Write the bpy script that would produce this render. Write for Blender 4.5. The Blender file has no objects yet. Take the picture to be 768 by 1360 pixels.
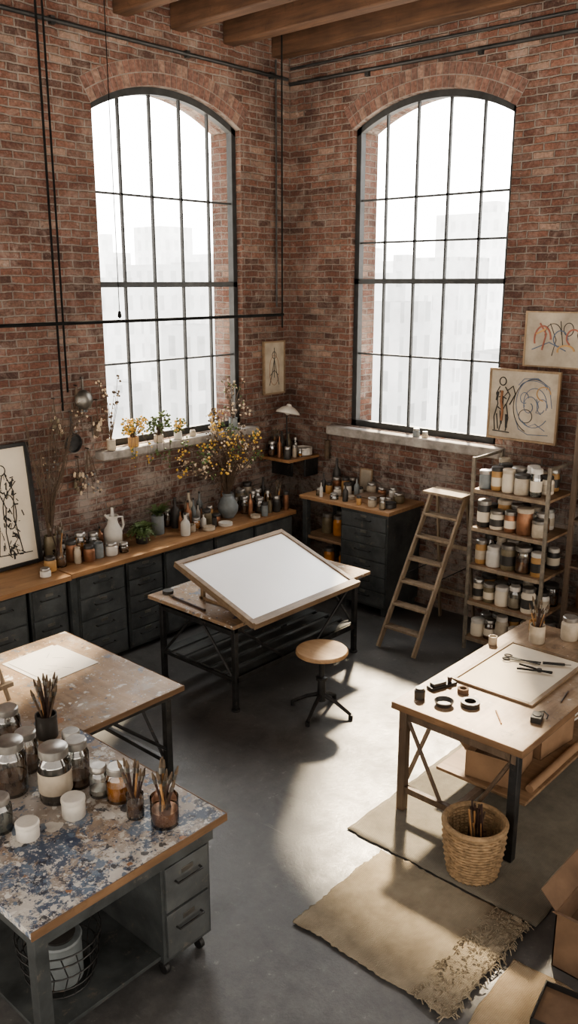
import bpy, bmesh, math, random
from mathutils import Vector, Matrix
R=random.Random(7)
S=bpy.context.scene
# ---------------------------------------------------------------- materials
def nmat(name):
    m=bpy.data.materials.new(name);m.use_nodes=True
    nt=m.node_tree;return m,nt,nt.nodes['Principled BSDF']
def coords(nt,scale=(1,1,1),kind='Object',rot=(0,0,0)):
    tc=nt.nodes.new('ShaderNodeTexCoord');mp=nt.nodes.new('ShaderNodeMapping')
    mp.inputs['Scale'].default_value=scale;mp.inputs['Rotation'].default_value=rot
    nt.links.new(tc.outputs[kind],mp.inputs[0]);return mp.outputs[0]
def noise(nt,vec,scale,detail=4,rough=.55,dist=0):
    n=nt.nodes.new('ShaderNodeTexNoise');n.inputs['Scale'].default_value=scale
    n.inputs['Detail'].default_value=detail;n.inputs['Roughness'].default_value=rough
    n.inputs['Distortion'].default_value=dist
    nt.links.new(vec,n.inputs['Vector']);return n.outputs['Fac']
def ramp(nt,fac,stops,const=False):
    r=nt.nodes.new('ShaderNodeValToRGB');cr=r.color_ramp
    if const:cr.interpolation='CONSTANT'
    while len(cr.elements)<len(stops):cr.elements.new(.5)
    for e,(p,c) in zip(cr.elements,stops):
        e.position=p;e.color=(c[0],c[1],c[2],1) if hasattr(c,'__len__') else (c,c,c,1)
    nt.links.new(fac,r.inputs[0]);return r.outputs[0]
def mix(nt,fac,a,b,mode='MIX'):
    m=nt.nodes.new('ShaderNodeMix');m.data_type='RGBA';m.blend_type=mode
    if hasattr(fac,'default_value') or hasattr(fac,'links'):nt.links.new(fac,m.inputs[0])
    else:m.inputs[0].default_value=fac
    for i,v in ((6,a),(7,b)):
        if hasattr(v,'links'):nt.links.new(v,m.inputs[i])
        else:m.inputs[i].default_value=(v[0],v[1],v[2],1)
    return m.outputs[2]
def math_(nt,op,a,b):
    m=nt.nodes.new('ShaderNodeMath');m.operation=op
    for i,v in ((0,a),(1,b)):
        if hasattr(v,'links'):nt.links.new(v,m.inputs[i])
        else:m.inputs[i].default_value=v
    return m.outputs[0]
def bump(nt,bs,h,strength=.3,dist=.01):
    b=nt.nodes.new('ShaderNodeBump');b.inputs['Strength'].default_value=strength
    b.inputs['Distance'].default_value=dist
    nt.links.new(h,b.inputs['Height']);nt.links.new(b.outputs[0],bs.inputs['Normal'])
def P(name,col,rough=.5,metal=0,var=.25,scale=9,bmp=0,spec=.5,grain=None,wear=None):
    m,nt,bs=nmat(name)
    v=coords(nt,grain or (1,1,1));n=noise(nt,v,scale,5,.6)
    lo=[c*(1-var) for c in col];hi=[min(1,c*(1+var)) for c in col]
    c=ramp(nt,n,[(.3,lo),(.7,hi)])
    if wear:
        n2=noise(nt,v,14,8,.78,.4);c=mix(nt,ramp(nt,n2,[(.58,0),(.65,.75)]),c,wear)
    nt.links.new(c,bs.inputs['Base Color'])
    bs.inputs['Roughness'].default_value=rough;bs.inputs['Metallic'].default_value=metal
    bs.inputs['Specular IOR Level'].default_value=spec
    if bmp:bump(nt,bs,n,bmp)
    return m
def wood(name,c1,c2,axis='x',rough=.5,sc=1.0,bmp=.2):
    g={'x':(.7,9,9),'y':(9,.7,9),'z':(9,9,.7)}[axis]
    m,nt,bs=nmat(name);v=coords(nt,g)
    n=noise(nt,v,2.4*sc,8,.65,.6);v2=coords(nt,(1,1,1));n2=noise(nt,v2,3,4)
    c=ramp(nt,n,[(.28,c1),(.52,[(a+b)/2 for a,b in zip(c1,c2)]),(.72,c2)])
    d=ramp(nt,n2,[(.3,(.55,.52,.5)),(.65,(1,1,1))])
    c=mix(nt,.8,c,d,'MULTIPLY')
    n3=noise(nt,v2,11,8,.75,.5);c=mix(nt,ramp(nt,n3,[(.58,0),(.68,.5)]),c,[x*.35 for x in c1])
    nt.links.new(c,bs.inputs['Base Color'])
    bs.inputs['Roughness'].default_value=rough;bump(nt,bs,n,bmp,.004)
    return m
def brickmat(name='brick_wall'):
    m,nt,bs=nmat(name)
    uv=coords(nt,(1,1,1),'UV')
    wob=nt.nodes.new('ShaderNodeTexNoise');wob.inputs['Scale'].default_value=9;wob.inputs['Detail'].default_value=5
    nt.links.new(uv,wob.inputs['Vector'])
    wsub=nt.nodes.new('ShaderNodeVectorMath');wsub.operation='SUBTRACT';nt.links.new(wob.outputs['Color'],wsub.inputs[0]);wsub.inputs[1].default_value=(.5,.5,.5)
    wsc=nt.nodes.new('ShaderNodeVectorMath');wsc.operation='SCALE';nt.links.new(wsub.outputs[0],wsc.inputs[0]);wsc.inputs['Scale'].default_value=.028
    wad=nt.nodes.new('ShaderNodeVectorMath');wad.operation='ADD';nt.links.new(uv,wad.inputs[0]);nt.links.new(wsc.outputs[0],wad.inputs[1])
    b=nt.nodes.new('ShaderNodeTexBrick');nt.links.new(wad.outputs[0],b.inputs['Vector'])
    b.inputs['Scale'].default_value=1;b.inputs['Brick Width'].default_value=.195;b.inputs['Row Height'].default_value=.0625
    b.inputs['Mortar Size'].default_value=.0085;b.inputs['Mortar Smooth'].default_value=.5
    b.inputs['Color1'].default_value=(0,0,0,1);b.inputs['Color2'].default_value=(1,1,1,1);b.inputs['Mortar'].default_value=(.5,.5,.5,1)
    b.offset=.5
    bc=ramp(nt,b.outputs['Color'],[(0,(.090,.056,.047)),(.22,(.150,.080,.062)),(.45,(.175,.092,.070)),(.65,(.215,.12,.09)),(.85,(.155,.095,.075)),(1,(.31,.22,.175))])
    n1=noise(nt,uv,1.1,6,.65);n2=noise(nt,uv,34,5,.72);n3=noise(nt,uv,4,8,.8,.5);n5=noise(nt,uv,13,6,.75,.3)
    bc=mix(nt,.95,bc,ramp(nt,n2,[(.25,(.42,.40,.40)),(.75,(1.4,1.37,1.35))]),'MULTIPLY')
    bc=mix(nt,ramp(nt,n3,[(.48,0),(.68,.7)]),bc,(.31,.25,.215))
    bc=mix(nt,ramp(nt,n5,[(.60,0),(.70,.7)]),bc,(.36,.31,.27))
    bc=mix(nt,ramp(nt,n5,[(.30,.7),(.40,0)]),bc,(.05,.036,.032))
    mo=ramp(nt,n3,[(.3,(.13,.11,.097)),(.7,(.34,.30,.265))])
    c=mix(nt,b.outputs['Fac'],bc,mo)
    c=mix(nt,.9,c,ramp(nt,n1,[(.3,(.52,.50,.50)),(.62,(1.1,1.07,1.05))]),'MULTIPLY')
    sp=nt.nodes.new('ShaderNodeSeparateXYZ');nt.links.new(uv,sp.inputs[0])
    mr=nt.nodes.new('ShaderNodeMapRange');nt.links.new(sp.outputs[1],mr.inputs[0])
    mr.inputs[1].default_value=1.0;mr.inputs[2].default_value=2.5;mr.inputs[3].default_value=.16;mr.inputs[4].default_value=.0
    n4=noise(nt,uv,3.2,8,.78,.4)
    lw=math_(nt,'ADD',n4,mr.outputs[0])
    c=mix(nt,ramp(nt,lw,[(.61,0),(.70,.6)]),c,(.40,.355,.315))
    nt.links.new(c,bs.inputs['Base Color']);bs.inputs['Roughness'].default_value=.88
    bs.inputs['Specular IOR Level'].default_value=.25
    h=math_(nt,'SUBTRACT',math_(nt,'MULTIPLY',n2,.6),b.outputs['Fac'])
    bump(nt,bs,h,1.0,.016)
    return m
def glassmat(name,tint=(1,1,1),gl=.12,rough=.03,base=.9):
    m=bpy.data.materials.new(name);m.use_nodes=True;nt=m.node_tree;nt.nodes.clear()
    o=nt.nodes.new('ShaderNodeOutputMaterial');t=nt.nodes.new('ShaderNodeBsdfTransparent');t.inputs[0].default_value=(*tint,1)
    g=nt.nodes.new('ShaderNodeBsdfGlossy');g.inputs['Roughness'].default_value=rough
    mx=nt.nodes.new('ShaderNodeMixShader')
    if base:
        lw=nt.nodes.new('ShaderNodeLayerWeight');lw.inputs[0].default_value=.35
        mm=math_(nt,'MULTIPLY',lw.outputs['Fresnel'],base);mm=math_(nt,'ADD',mm,gl*.3);nt.links.new(mm,mx.inputs[0])
    else:mx.inputs[0].default_value=gl
    nt.links.new(t.outputs[0],mx.inputs[1]);nt.links.new(g.outputs[0],mx.inputs[2])
    nt.links.new(mx.outputs[0],o.inputs[0]);return m
PALETTE=[(0,(.03,.05,.10)),(.17,(.58,.56,.52)),(.38,(.12,.17,.24)),(.52,(.03,.03,.035)),(.64,(.68,.66,.62)),(.84,(.30,.14,.06)),(.93,(.36,.38,.38))]
def splat(name,base1,base2,axis,seed,cols,vor=(),grad=None):
    m,nt,bs=nmat(name)
    g={'x':(.8,8,8),'y':(8,.8,8)}[axis]
    v=coords(nt,g);n=noise(nt,v,2.2,8,.65,.5)
    c=ramp(nt,n,[(.3,base1),(.7,base2)])
    n0=noise(nt,coords(nt),2.5,7,.72);c=mix(nt,.85,c,ramp(nt,n0,[(.35,(.5,.47,.45)),(.65,(1.1,1.1,1.1))]),'MULTIPLY')
    tc=nt.nodes.new('ShaderNodeTexCoord')
    bias=None
    if grad:
        d=nt.nodes.new('ShaderNodeVectorMath');d.operation='DOT_PRODUCT';nt.links.new(tc.outputs['Object'],d.inputs[0]);d.inputs[1].default_value=grad[0]
        mr=nt.nodes.new('ShaderNodeMapRange');nt.links.new(d.outputs['Value'],mr.inputs[0]);mr.inputs[1].default_value=grad[1];mr.inputs[2].default_value=grad[2];mr.inputs[3].default_value=-.03;mr.inputs[4].default_value=grad[3]
        bias=mr.outputs[0]
    def off(k):
        mp=nt.nodes.new('ShaderNodeMapping');mp.inputs['Location'].default_value=(seed*3.1+k*7.3,k*2.9+seed,k)
        nt.links.new(tc.outputs['Object'],mp.inputs[0]);return mp.outputs[0]
    for k,(cc,sc,th,op,soft) in enumerate(cols):
        nn=noise(nt,off(k),sc,8,.7,.25)
        if bias is not None:nn=math_(nt,'ADD',nn,bias)
        c=mix(nt,ramp(nt,nn,[(th,0),(th+soft,op)]),c,cc)
    for k,(sc,p,kk) in enumerate(vor):
        o_=off(20+k);nz=nt.nodes.new('ShaderNodeTexNoise');nz.inputs['Scale'].default_value=sc*1.6;nz.inputs['Detail'].default_value=4;nt.links.new(o_,nz.inputs['Vector'])
        s1=nt.nodes.new('ShaderNodeVectorMath');s1.operation='SCALE';nt.links.new(nz.outputs['Color'],s1.inputs[0]);s1.inputs['Scale'].default_value=.9/sc
        a1=nt.nodes.new('ShaderNodeVectorMath');a1.operation='ADD';nt.links.new(o_,a1.inputs[0]);nt.links.new(s1.outputs[0],a1.inputs[1])
        vo=nt.nodes.new('ShaderNodeTexVoronoi');vo.inputs['Scale'].default_value=sc;nt.links.new(a1.outputs[0],vo.inputs['Vector'])
        se=nt.nodes.new('ShaderNodeSeparateColor');nt.links.new(vo.outputs['Color'],se.inputs[0])
        rad=math_(nt,'MULTIPLY',math_(nt,'SUBTRACT',se.outputs[0],p),kk)
        mk=math_(nt,'LESS_THAN',vo.outputs['Distance'],rad)
        c=mix(nt,math_(nt,'MULTIPLY',mk,.88),c,ramp(nt,se.outputs[2],PALETTE,True))
    nt.links.new(c,bs.inputs['Base Color']);bs.inputs['Roughness'].default_value=.48
    bump(nt,bs,noise(nt,off(3),20,5),.3,.004);return m
MB=brickmat()
M_V=[P('voussoir_brick_a',(.18,.098,.075),.9,0,.45,30,.5),P('voussoir_brick_b',(.15,.082,.064),.9,0,.45,30,.5),P('voussoir_brick_c',(.22,.14,.108),.9,0,.45,30,.5),P('voussoir_brick_d',(.135,.078,.062),.9,0,.45,30,.5)]
M_mortar=P('mortar',(.22,.19,.167),.95,0,.3,20,.3)
M_stone=P('stone_sill',(.29,.265,.24),.85,0,.45,7,.5)
M_frame=P('window_steel',(.045,.047,.048),.45,.3,.3,9)
M_steel=P('dark_steel',(.045,.045,.045),.42,.5,.45,9,.1,wear=(.13,.10,.08))
M_cab=P('grey_cabinet_paint',(.060,.066,.067),.42,.1,.45,6,.08,wear=(.14,.12,.10))
M_cab2=P('cabinet_drawer_paint',(.080,.086,.087),.36,.1,.45,5,.08,wear=(.17,.15,.125))
M_handle=P('handle_metal',(.22,.21,.19),.4,.85,.3,9)
M_rack=P('rack_metal',(.20,.175,.14),.5,.4,.4,14)
M_black=P('black_rubber',(.018,.018,.018),.45,0,.3,9)
M_rod=P('blackened_iron',(.012,.012,.012),.9,0,.3,9,0,.1)
M_white=P('white_ceramic',(.56,.53,.48),.3,0,.12,9)
M_cream=P('cream_ceramic',(.42,.36,.28),.4,0,.2,14)
M_paper=P('paper',(.74,.72,.69),.8,0,.04,3)
M_paperwarm=P('warm_paper',(.64,.57,.46),.8,0,.09,3)
M_board=P('drafting_board_white',(.84,.84,.84),.3,0,.02,3)
M_canvas=P('canvas',(.36,.31,.245),.85,0,.25,5,.1)
M_ink=P('ink',(.03,.028,.026),.8,0,.1,5)
M_inkbr=P('brown_ink',(.22,.10,.05),.8,0,.1,5)
M_inkred=P('red_paint',(.28,.10,.07),.7,0,.2,5)
M_inkblue=P('blue_paint',(.09,.12,.18),.7,0,.2,5)
M_amber=P('amber_liquid',(.50,.20,.03),.15,0,.3,6)
M_brownliq=P('brown_liquid',(.12,.06,.03),.2,0,.5,10)
M_water=P('murky_water',(.13,.14,.13),.15,0,.5,10)
M_glass=glassmat('jar_glass',(.95,.96,.94),.6,.04,1.0)
M_pane=glassmat('window_glass',(.985,.99,.99),.03,.03,0)
M_lid=P('jar_lid_metal',(.40,.385,.36),.38,.85,.3,9)
M_copper=P('copper_tin',(.28,.14,.08),.4,.6,.4,9)
M_olive=P('olive_glaze',(.16,.13,.08),.4,0,.3,9)
M_dkpot=P('dark_glaze',(.04,.037,.034),.4,0,.3,9)
M_bluegrey=P('bluegrey_glaze',(.19,.21,.215),.45,0,.25,9)
M_ochre=P('ochre_paint',(.38,.22,.085),.5,0,.25,9)
M_leaf=P('fern_leaf',(.085,.125,.04),.6,0,.4,20)
M_flower=P('dried_yellow_flower',(.58,.36,.08),.8,0,.4,20)
M_flowerw=P('dried_pale_flower',(.52,.41,.29),.8,0,.3,20)
M_twig=P('twig',(.10,.068,.045),.8,0,.3,20)
M_bristle=P('bristle',(.10,.07,.045),.8,0,.4,20)
M_stickw=P('brush_handle_wood',(.36,.20,.09),.5,0,.4,20)
M_stickd=P('brush_handle_dark',(.05,.03,.025),.4,0,.4,20)
M_card=P('cardboard',(.30,.19,.115),.85,0,.15,6)
M_cardd=P('cardboard_dark',(.15,.095,.06),.85,0,.25,6)
M_wick=P('wicker',(.31,.215,.125),.8,0,.4,25,.3)
M_woodx=wood('counter_oak_x',(.25,.13,.062),(.46,.27,.135),'x',.42)
M_woody=wood('counter_oak_y',(.26,.145,.075),(.48,.30,.165),'y',.42)
M_edgex=wood('bench_edge_x',(.13,.075,.04),(.28,.17,.095),'x',.5)
M_edgey=wood('bench_edge_y',(.13,.075,.04),(.28,.17,.095),'y',.5)
M_shelf=wood('shelf_wood',(.21,.13,.075),(.37,.25,.155),'y',.6)
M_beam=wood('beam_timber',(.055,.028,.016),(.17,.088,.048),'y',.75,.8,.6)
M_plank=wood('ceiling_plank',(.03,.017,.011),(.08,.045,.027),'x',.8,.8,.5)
M_ladder=wood('ladder_wood',(.20,.15,.10),(.35,.275,.195),'z',.7)
M_legw=wood('table_leg_wood',(.08,.055,.038),(.17,.12,.082),'z',.6)
M_framew=wood('picture_frame_wood',(.22,.15,.09),(.38,.27,.165),'z',.5)
M_framed=wood('board_frame_wood',(.18,.125,.08),(.31,.225,.145),'x',.5)
M_seat=wood('stool_seat_wood',(.36,.22,.115),(.55,.37,.21),'y',.45)
M_pipe=P('conduit',(.05,.05,.05),.45,.5,.3,9)
M_splF=splat('paint_splattered_top',(.20,.145,.105),(.40,.31,.235),'y',1,
 [((.37,.335,.30),2.2,.47,.8,.08),((.13,.125,.12),3.5,.56,.7,.06),((.55,.53,.49),5,.555,.85,.03),((.045,.075,.13),4.2,.555,.92,.025),((.13,.18,.25),8,.585,.85,.02),
  ((.02,.025,.04),11,.60,.85,.02),((.62,.60,.56),18,.60,.85,.015),((.26,.12,.05),11,.66,.7,.02),((.04,.06,.11),26,.62,.9,.012),((.55,.52,.48),50,.61,.8,.015)],
 [(9,.62,1.1),(22,.60,1.0),(55,.62,1.0)],(( -.5,-.85,0),5.0,5.75,.045))
M_splL=splat('paint_flecked_top',(.27,.175,.105),(.46,.33,.215),'y',4,
 [((.37,.33,.29),2.6,.52,.65,.08),((.17,.16,.15),4.5,.58,.6,.05),((.13,.17,.22),6,.60,.8,.02),((.58,.56,.52),8,.60,.8,.02),((.07,.06,.05),13,.65,.75,.02),((.6,.57,.53),26,.63,.8,.015),((.06,.07,.10),34,.66,.8,.012)],
 [(10,.70,1.1),(26,.68,1.0),(60,.7,1.0)])
M_splR=splat('worn_table_top',(.23,.155,.10),(.45,.33,.22),'x',9,
 [((.38,.31,.24),3,.54,.6,.08),((.12,.085,.06),4.5,.58,.65,.06),((.55,.51,.45),12,.64,.7,.02),((.08,.06,.045),14,.64,.75,.02),((.12,.15,.2),26,.69,.7,.01)],
 [(14,.82,1.0),(45,.78,1.0)])
def concrete():
    m,nt,bs=nmat('concrete_floor');v=coords(nt)
    n1=noise(nt,v,.9,6,.6);n2=noise(nt,v,7,8,.78);n3=noise(nt,v,60,3,.6)
    c=ramp(nt,n1,[(.3,(.085,.086,.088)),(.7,(.16,.158,.155))])
    c=mix(nt,.9,c,ramp(nt,n2,[(.3,(.6,.6,.6)),(.7,(1.25,1.24,1.22))]),'MULTIPLY')
    n4=noise(nt,coords(nt,(1,1,1)),14,8,.78,.4)
    c=mix(nt,ramp(nt,n4,[(.61,0),(.67,.5)]),c,(.34,.33,.31))
    n5=noise(nt,coords(nt,(1.3,1,1)),2.6,8,.78,.6)
    c=mix(nt,ramp(nt,n5,[(.53,0),(.68,.6)]),c,(.055,.053,.052))
    n6=noise(nt,coords(nt,(14,1.2,1)),2.5,7,.75,.8)
    c=mix(nt,ramp(nt,n6,[(.64,0),(.69,.35)]),c,(.28,.27,.25))
    nt.links.new(c,bs.inputs['Base Color'])
    nt.links.new(ramp(nt,n2,[(.3,(.26,.26,.26)),(.7,(.55,.55,.55))]),bs.inputs['Roughness'])
    bump(nt,bs,math_(nt,'ADD',n2,math_(nt,'MULTIPLY',n3,.3)),.25,.01)
    return m
M_floor=concrete()
def burlap(name,c1,c2):
    m,nt,bs=nmat(name);v=coords(nt)
    w1=nt.nodes.new('ShaderNodeTexWave');w1.inputs['Scale'].default_value=38;w1.inputs['Distortion'].default_value=1.2;w1.bands_direction='X';nt.links.new(v,w1.inputs[0])
    w2=nt.nodes.new('ShaderNodeTexWave');w2.inputs['Scale'].default_value=38;w2.inputs['Distortion'].default_value=1.2;w2.bands_direction='Y';nt.links.new(v,w2.inputs[0])
    h=math_(nt,'ADD',w1.outputs['Fac'],w2.outputs['Fac'])
    n=noise(nt,v,5,8,.78);c=ramp(nt,n,[(.3,c1),(.7,c2)])
    c=mix(nt,.5,c,ramp(nt,math_(nt,'MULTIPLY',h,.5),[(.1,(.6,.6,.6)),(.9,(1.15,1.15,1.15))]),'MULTIPLY')
    nt.links.new(c,bs.inputs['Base Color']);bs.inputs['Roughness'].default_value=.95;bs.inputs['Specular IOR Level'].default_value=.1
    bump(nt,bs,h,.35,.004);return m
M_rug=burlap('burlap',(.21,.175,.13),(.38,.33,.25))
M_rug2=burlap('grey_canvas_cloth',(.17,.155,.13),(.28,.26,.215))
M_rug3=burlap('pale_burlap',(.30,.235,.16),(.45,.36,.25))
# ---------------------------------------------------------------- builder
class B:
    def __init__(s,name):
        s.name=name;s.bm=bmesh.new();s.mats=[];s.T=Matrix.Identity(4)
    def mi(s,m):
        if m not in s.mats:s.mats.append(m)
        return s.mats.index(m)
    def v(s,p):return s.bm.verts.new(s.T@Vector(p))
    def f(s,vs,m,sm=False):
        try:
            fc=s.bm.faces.new(vs)
        except ValueError:return
        fc.material_index=s.mi(m);fc.smooth=sm
    def box(s,x0,x1,y0,y1,z0,z1,m,R_=None):
        c=Vector(((x0+x1)/2,(y0+y1)/2,(z0+z1)/2));vs=[]
        for z in (z0,z1):
            for x,y in ((x0,y0),(x1,y0),(x1,y1),(x0,y1)):
                p=Vector((x,y,z))
                if R_ is not None:p=c+R_@(p-c)
                vs.append(s.v(p))
        for q in ((3,2,1,0),(4,5,6,7),(0,1,5,4),(1,2,6,5),(2,3,7,6),(3,0,4,7)):s.f([vs[i] for i in q],m)
    def prism(s,pts,axis,a,b,m):
        def mk(p,t):
            return (p[0],t,p[1]) if axis=='y' else ((t,p[0],p[1]) if axis=='x' else (p[0],p[1],t))
        A=[s.v(mk(p,a)) for p in pts];Bv=[s.v(mk(p,b)) for p in pts]
        s.f(A,m);s.f(Bv[::-1],m);n=len(pts)
        for i in range(n):s.f([A[i],Bv[i],Bv[(i+1)%n],A[(i+1)%n]],m)
    def cyl(s,p0,p1,r0,m,r1=None,seg=10,caps=True,sm=True):
        p0=Vector(p0);p1=Vector(p1);r1=r0 if r1 is None else r1
        d=(p1-p0);
        if d.length<1e-6:return
        d.normalize();a=d.orthogonal().normalized();b=d.cross(a)
        A=[];C=[]
        for i in range(seg):
            t=2*math.pi*i/seg;o=a*math.cos(t)+b*math.sin(t)
            A.append(s.v(p0+o*r0));C.append(s.v(p1+o*r1))
        for i in range(seg):s.f([A[i],A[(i+1)%seg],C[(i+1)%seg],C[i]],m,sm)
        if caps:s.f(A[::-1],m);s.f(C,m)
    def tube(s,pts,r,m,seg=6,r1=None,closed=False):
        pts=[Vector(p) for p in pts];n=len(pts);rings=[]
        up=None
        for i,p in enumerate(pts):
            if closed:d=pts[(i+1)%n]-pts[i-1]
            else:d=pts[min(i+1,n-1)]-pts[max(i-1,0)]
            d.normalize()
            if up is None:up=d.orthogonal().normalized()
            up=(up-d*up.dot(d))
            if up.length<1e-5:up=d.orthogonal()
            up.normalize();b=d.cross(up)
            rr=r if r1 is None else r+(r1-r)*i/(n-1)
            rings.append([s.v(p+(up*math.cos(2*math.pi*k/seg)+b*math.sin(2*math.pi*k/seg))*rr) for k in range(seg)])
        for i in range(n if closed else n-1):
            a=rings[i];c=rings[(i+1)%n]
            for k in range(seg):s.f([a[k],a[(k+1)%seg],c[(k+1)%seg],c[k]],m,True)
        if not closed:s.f(rings[0][::-1],m);s.f(rings[-1],m)
    def lathe(s,prof,c,m,seg=18,R_=None):
        c=Vector(c);rings=[]
        for r,z in prof:
            if r<1e-5:
                p=Vector((0,0,z));p=R_@p if R_ else p;rings.append([s.v(c+p)])
            else:
                q=[]
                for i in range(seg):
                    t=2*math.pi*i/seg;p=Vector((r*math.cos(t),r*math.sin(t),z));p=R_@p if R_ else p;q.append(s.v(c+p))
                rings.append(q)
        for a,b in zip(rings,rings[1:]):
            if len(a)==1 and len(b)==1:continue
            for i in range(seg):
                j=(i+1)%seg
                if len(a)==1:s.f([a[0],b[j],b[i]],m,True)
                elif len(b)==1:s.f([a[i],a[j],b[0]],m,True)
                else:s.f([a[i],a[j],b[j],b[i]],m,True)
    def blob(s,c,r,m,sub=1,sq=(1,1,1)):
        g=bmesh.ops.create_icosphere(s.bm,subdivisions=sub,radius=1)
        k=s.mi(m)
        for v in g['verts']:
            v.co=s.T@(Vector(c)+Vector((v.co.x*r*sq[0],v.co.y*r*sq[1],v.co.z*r*sq[2]))*R.uniform(.85,1.15))
        fs={f for v in g['verts'] for f in v.link_faces}
        for f in fs:f.material_index=k;f.smooth=True
    def done(s,bevel=0,uv=False,recalc=True):
        if recalc:bmesh.ops.recalc_face_normals(s.bm,faces=s.bm.faces[:])
        me=bpy.data.meshes.new(s.name)
        if uv:
            l=s.bm.loops.layers.uv.new('UVMap')
            for f in s.bm.faces:
                n=f.normal;ax=max(range(3),key=lambda i:abs(n[i]))
                for lp in f.loops:
                    c=lp.vert.co
                    lp[l].uv=(c.y,c.z) if ax==0 else ((c.x,c.z) if ax==1 else (c.x,c.y))
        s.bm.to_mesh(me);s.bm.free()
        for m in s.mats:me.materials.append(m)
        try:me.set_sharp_from_angle(angle=math.radians(42))
        except Exception:pass
        o=bpy.data.objects.new(s.name,me);S.collection.objects.link(o)
        if bevel:
            md=o.modifiers.new('bevel','BEVEL');md.width=bevel;md.segments=2;md.limit_method='ANGLE';md.angle_limit=math.radians(50)
        return o
RZ=lambda a:Matrix.Rotation(math.radians(a),3,'Z')
RX=lambda a:Matrix.Rotation(math.radians(a),3,'X')
RY=lambda a:Matrix.Rotation(math.radians(a),3,'Y')
FACE_X=Matrix.Rotation(math.radians(-90),4,'Z')   # local x->-Y, local y->+X (front faces -X)
# ---------------------------------------------------------------- room shell
WH=5.72;TH=.42
ZC=4.87;SAG=.24;ZB=1.74
def arch(c0,c1):
    w=(c1-c0)/2;c=(c0+c1)/2;r=(w*w+SAG*SAG)/(2*SAG);zc=ZC-r
    return c,w,r,zc
def wall(name,axis,lo,hi,c0,c1):
    b=B(name);c,w,r,zc=arch(c0,c1)
    ap=[(c-w+2*w*i/20,zc+math.sqrt(max(0,r*r-(-w+2*w*i/20)**2))) for i in range(21)]
    b.prism([(lo,0),(c0,0),(c0,WH),(lo,WH)],axis,0,TH,MB)
    b.prism([(c1,0),(hi,0),(hi,WH),(c1,WH)],axis,0,TH,MB)
    b.prism([(c0,0),(c1,0),(c1,ZB),(c0,ZB)],axis,0,TH,MB)
    for i in range(20):
        b.prism([ap[i],ap[i+1],(ap[i+1][0],WH),(ap[i][0],WH)],axis,0,TH,MB)
    b.done(uv=True)
    a=B('trim_1' if axis=='y' else 'trim_2')
    th0=math.asin(w/r)
    for row,(ra,rb) in enumerate(((r+.002,r+.10),(r+.110,r+.205))):
        n=int(2*th0*ra/.066)+1
        for i in range(0,n):
            t0=-th0+2*th0*(i+.06)/n;t1=-th0+2*th0*(i+.94)/n
            pts=[(c+ra*math.sin(t0),zc+ra*math.cos(t0)),(c+ra*math.sin(t1),zc+ra*math.cos(t1)),(c+rb*math.sin(t1),zc+rb*math.cos(t1)),(c+rb*math.sin(t0),zc+rb*math.cos(t0))]
            a.prism(pts,axis,-.008,.03,R.choice(M_V))
    N=24
    for i in range(N):
        t0=-th0+2*th0*i/N;t1=-th0+2*th0*(i+1)/N;ra=r+.001;rb=r+.21
        pts=[(c+ra*math.sin(t0),zc+ra*math.cos(t0)),(c+ra*math.sin(t1),zc+ra*math.cos(t1)),(c+rb*math.sin(t1),zc+rb*math.cos(t1)),(c+rb*math.sin(t0),zc+rb*math.cos(t0))]
        a.prism(pts,axis,-.004,.02,M_mortar)
    a.done()
wall('wall_north','y',-9,TH,-2.46,-.72)
wall('wall_east','x',-9,0,-2.55,-.82)
b=B('floor');b.box(-9,TH,-9,TH,-.1,0,M_floor);b.done()
b=B('ceiling')
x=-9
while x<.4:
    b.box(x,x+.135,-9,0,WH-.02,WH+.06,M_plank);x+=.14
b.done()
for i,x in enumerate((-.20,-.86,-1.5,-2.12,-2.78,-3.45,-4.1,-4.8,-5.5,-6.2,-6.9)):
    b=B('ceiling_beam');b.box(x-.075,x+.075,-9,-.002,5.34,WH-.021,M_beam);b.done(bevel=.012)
def window(name,axis,c0,c1,rows):
    b=B(name);c,w,r,zc=arch(c0,c1);y0,y1=.07,.14
    az=lambda t:zc+math.sqrt(max(0,r*r-(t-c)**2))
    def bar(a0,a1,z0,z1,d0=y0,d1=y1):
        b.prism([(a0,z0),(a1,z0),(a1,z1),(a0,z1)],axis,d0,d1,M_frame)
    fw=.055
    bar(c0,c0+fw,ZB,az(c0+fw));bar(c1-fw,c1,ZB,az(c1-fw));bar(c0,c1,ZB,ZB+.06)
    N=22
    for i in range(N):
        a=c0+(c1-c0)*i/N;d=c0+(c1-c0)*(i+1)/N
        b.prism([(a,az(a)-.06),(d,az(d)-.06),(d,az(d)),(a,az(a))],axis,y0,y1,M_frame)
    for k in range(1,5):
        t=c0+(c1-c0)*k/5
        bar(t-.0095,t+.0095,ZB,az(t),y0+.02,y1-.02)
    for z,th in rows:
        bar(c0,c1,z-th,z+th,y0+(0 if th>.015 else .02),y1-(0 if th>.015 else .02))
    for i in range(N):
        a=c0+(c1-c0)*i/N;d=c0+(c1-c0)*(i+1)/N
        ps=[(a,ZB),(d,ZB),(d,az(d)),(a,az(a))]
        vs=[b.v((p[0],.105,p[1]) if axis=='y' else (.105,p[0],p[1])) for p in ps];b.f(vs,M_pane)
    b.done(recalc=False)
window('window_1','y',-2.46,-.72,[(3.95,.009),(3.18,.024),(2.48,.009)])
window('window_2','x',-2.55,-.82,[(3.98,.009),(3.58,.009),(3.21,.024),(2.49,.009)])
b=B('trim_3');b.box(-2.62,-.62,-.13,.06,1.66,1.735,M_stone);b.done(bevel=.012)
b=B('trim_4');b.box(-.12,.06,-2.66,-.62,1.64,1.735,M_stone);b.done(bevel=.012)
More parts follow.
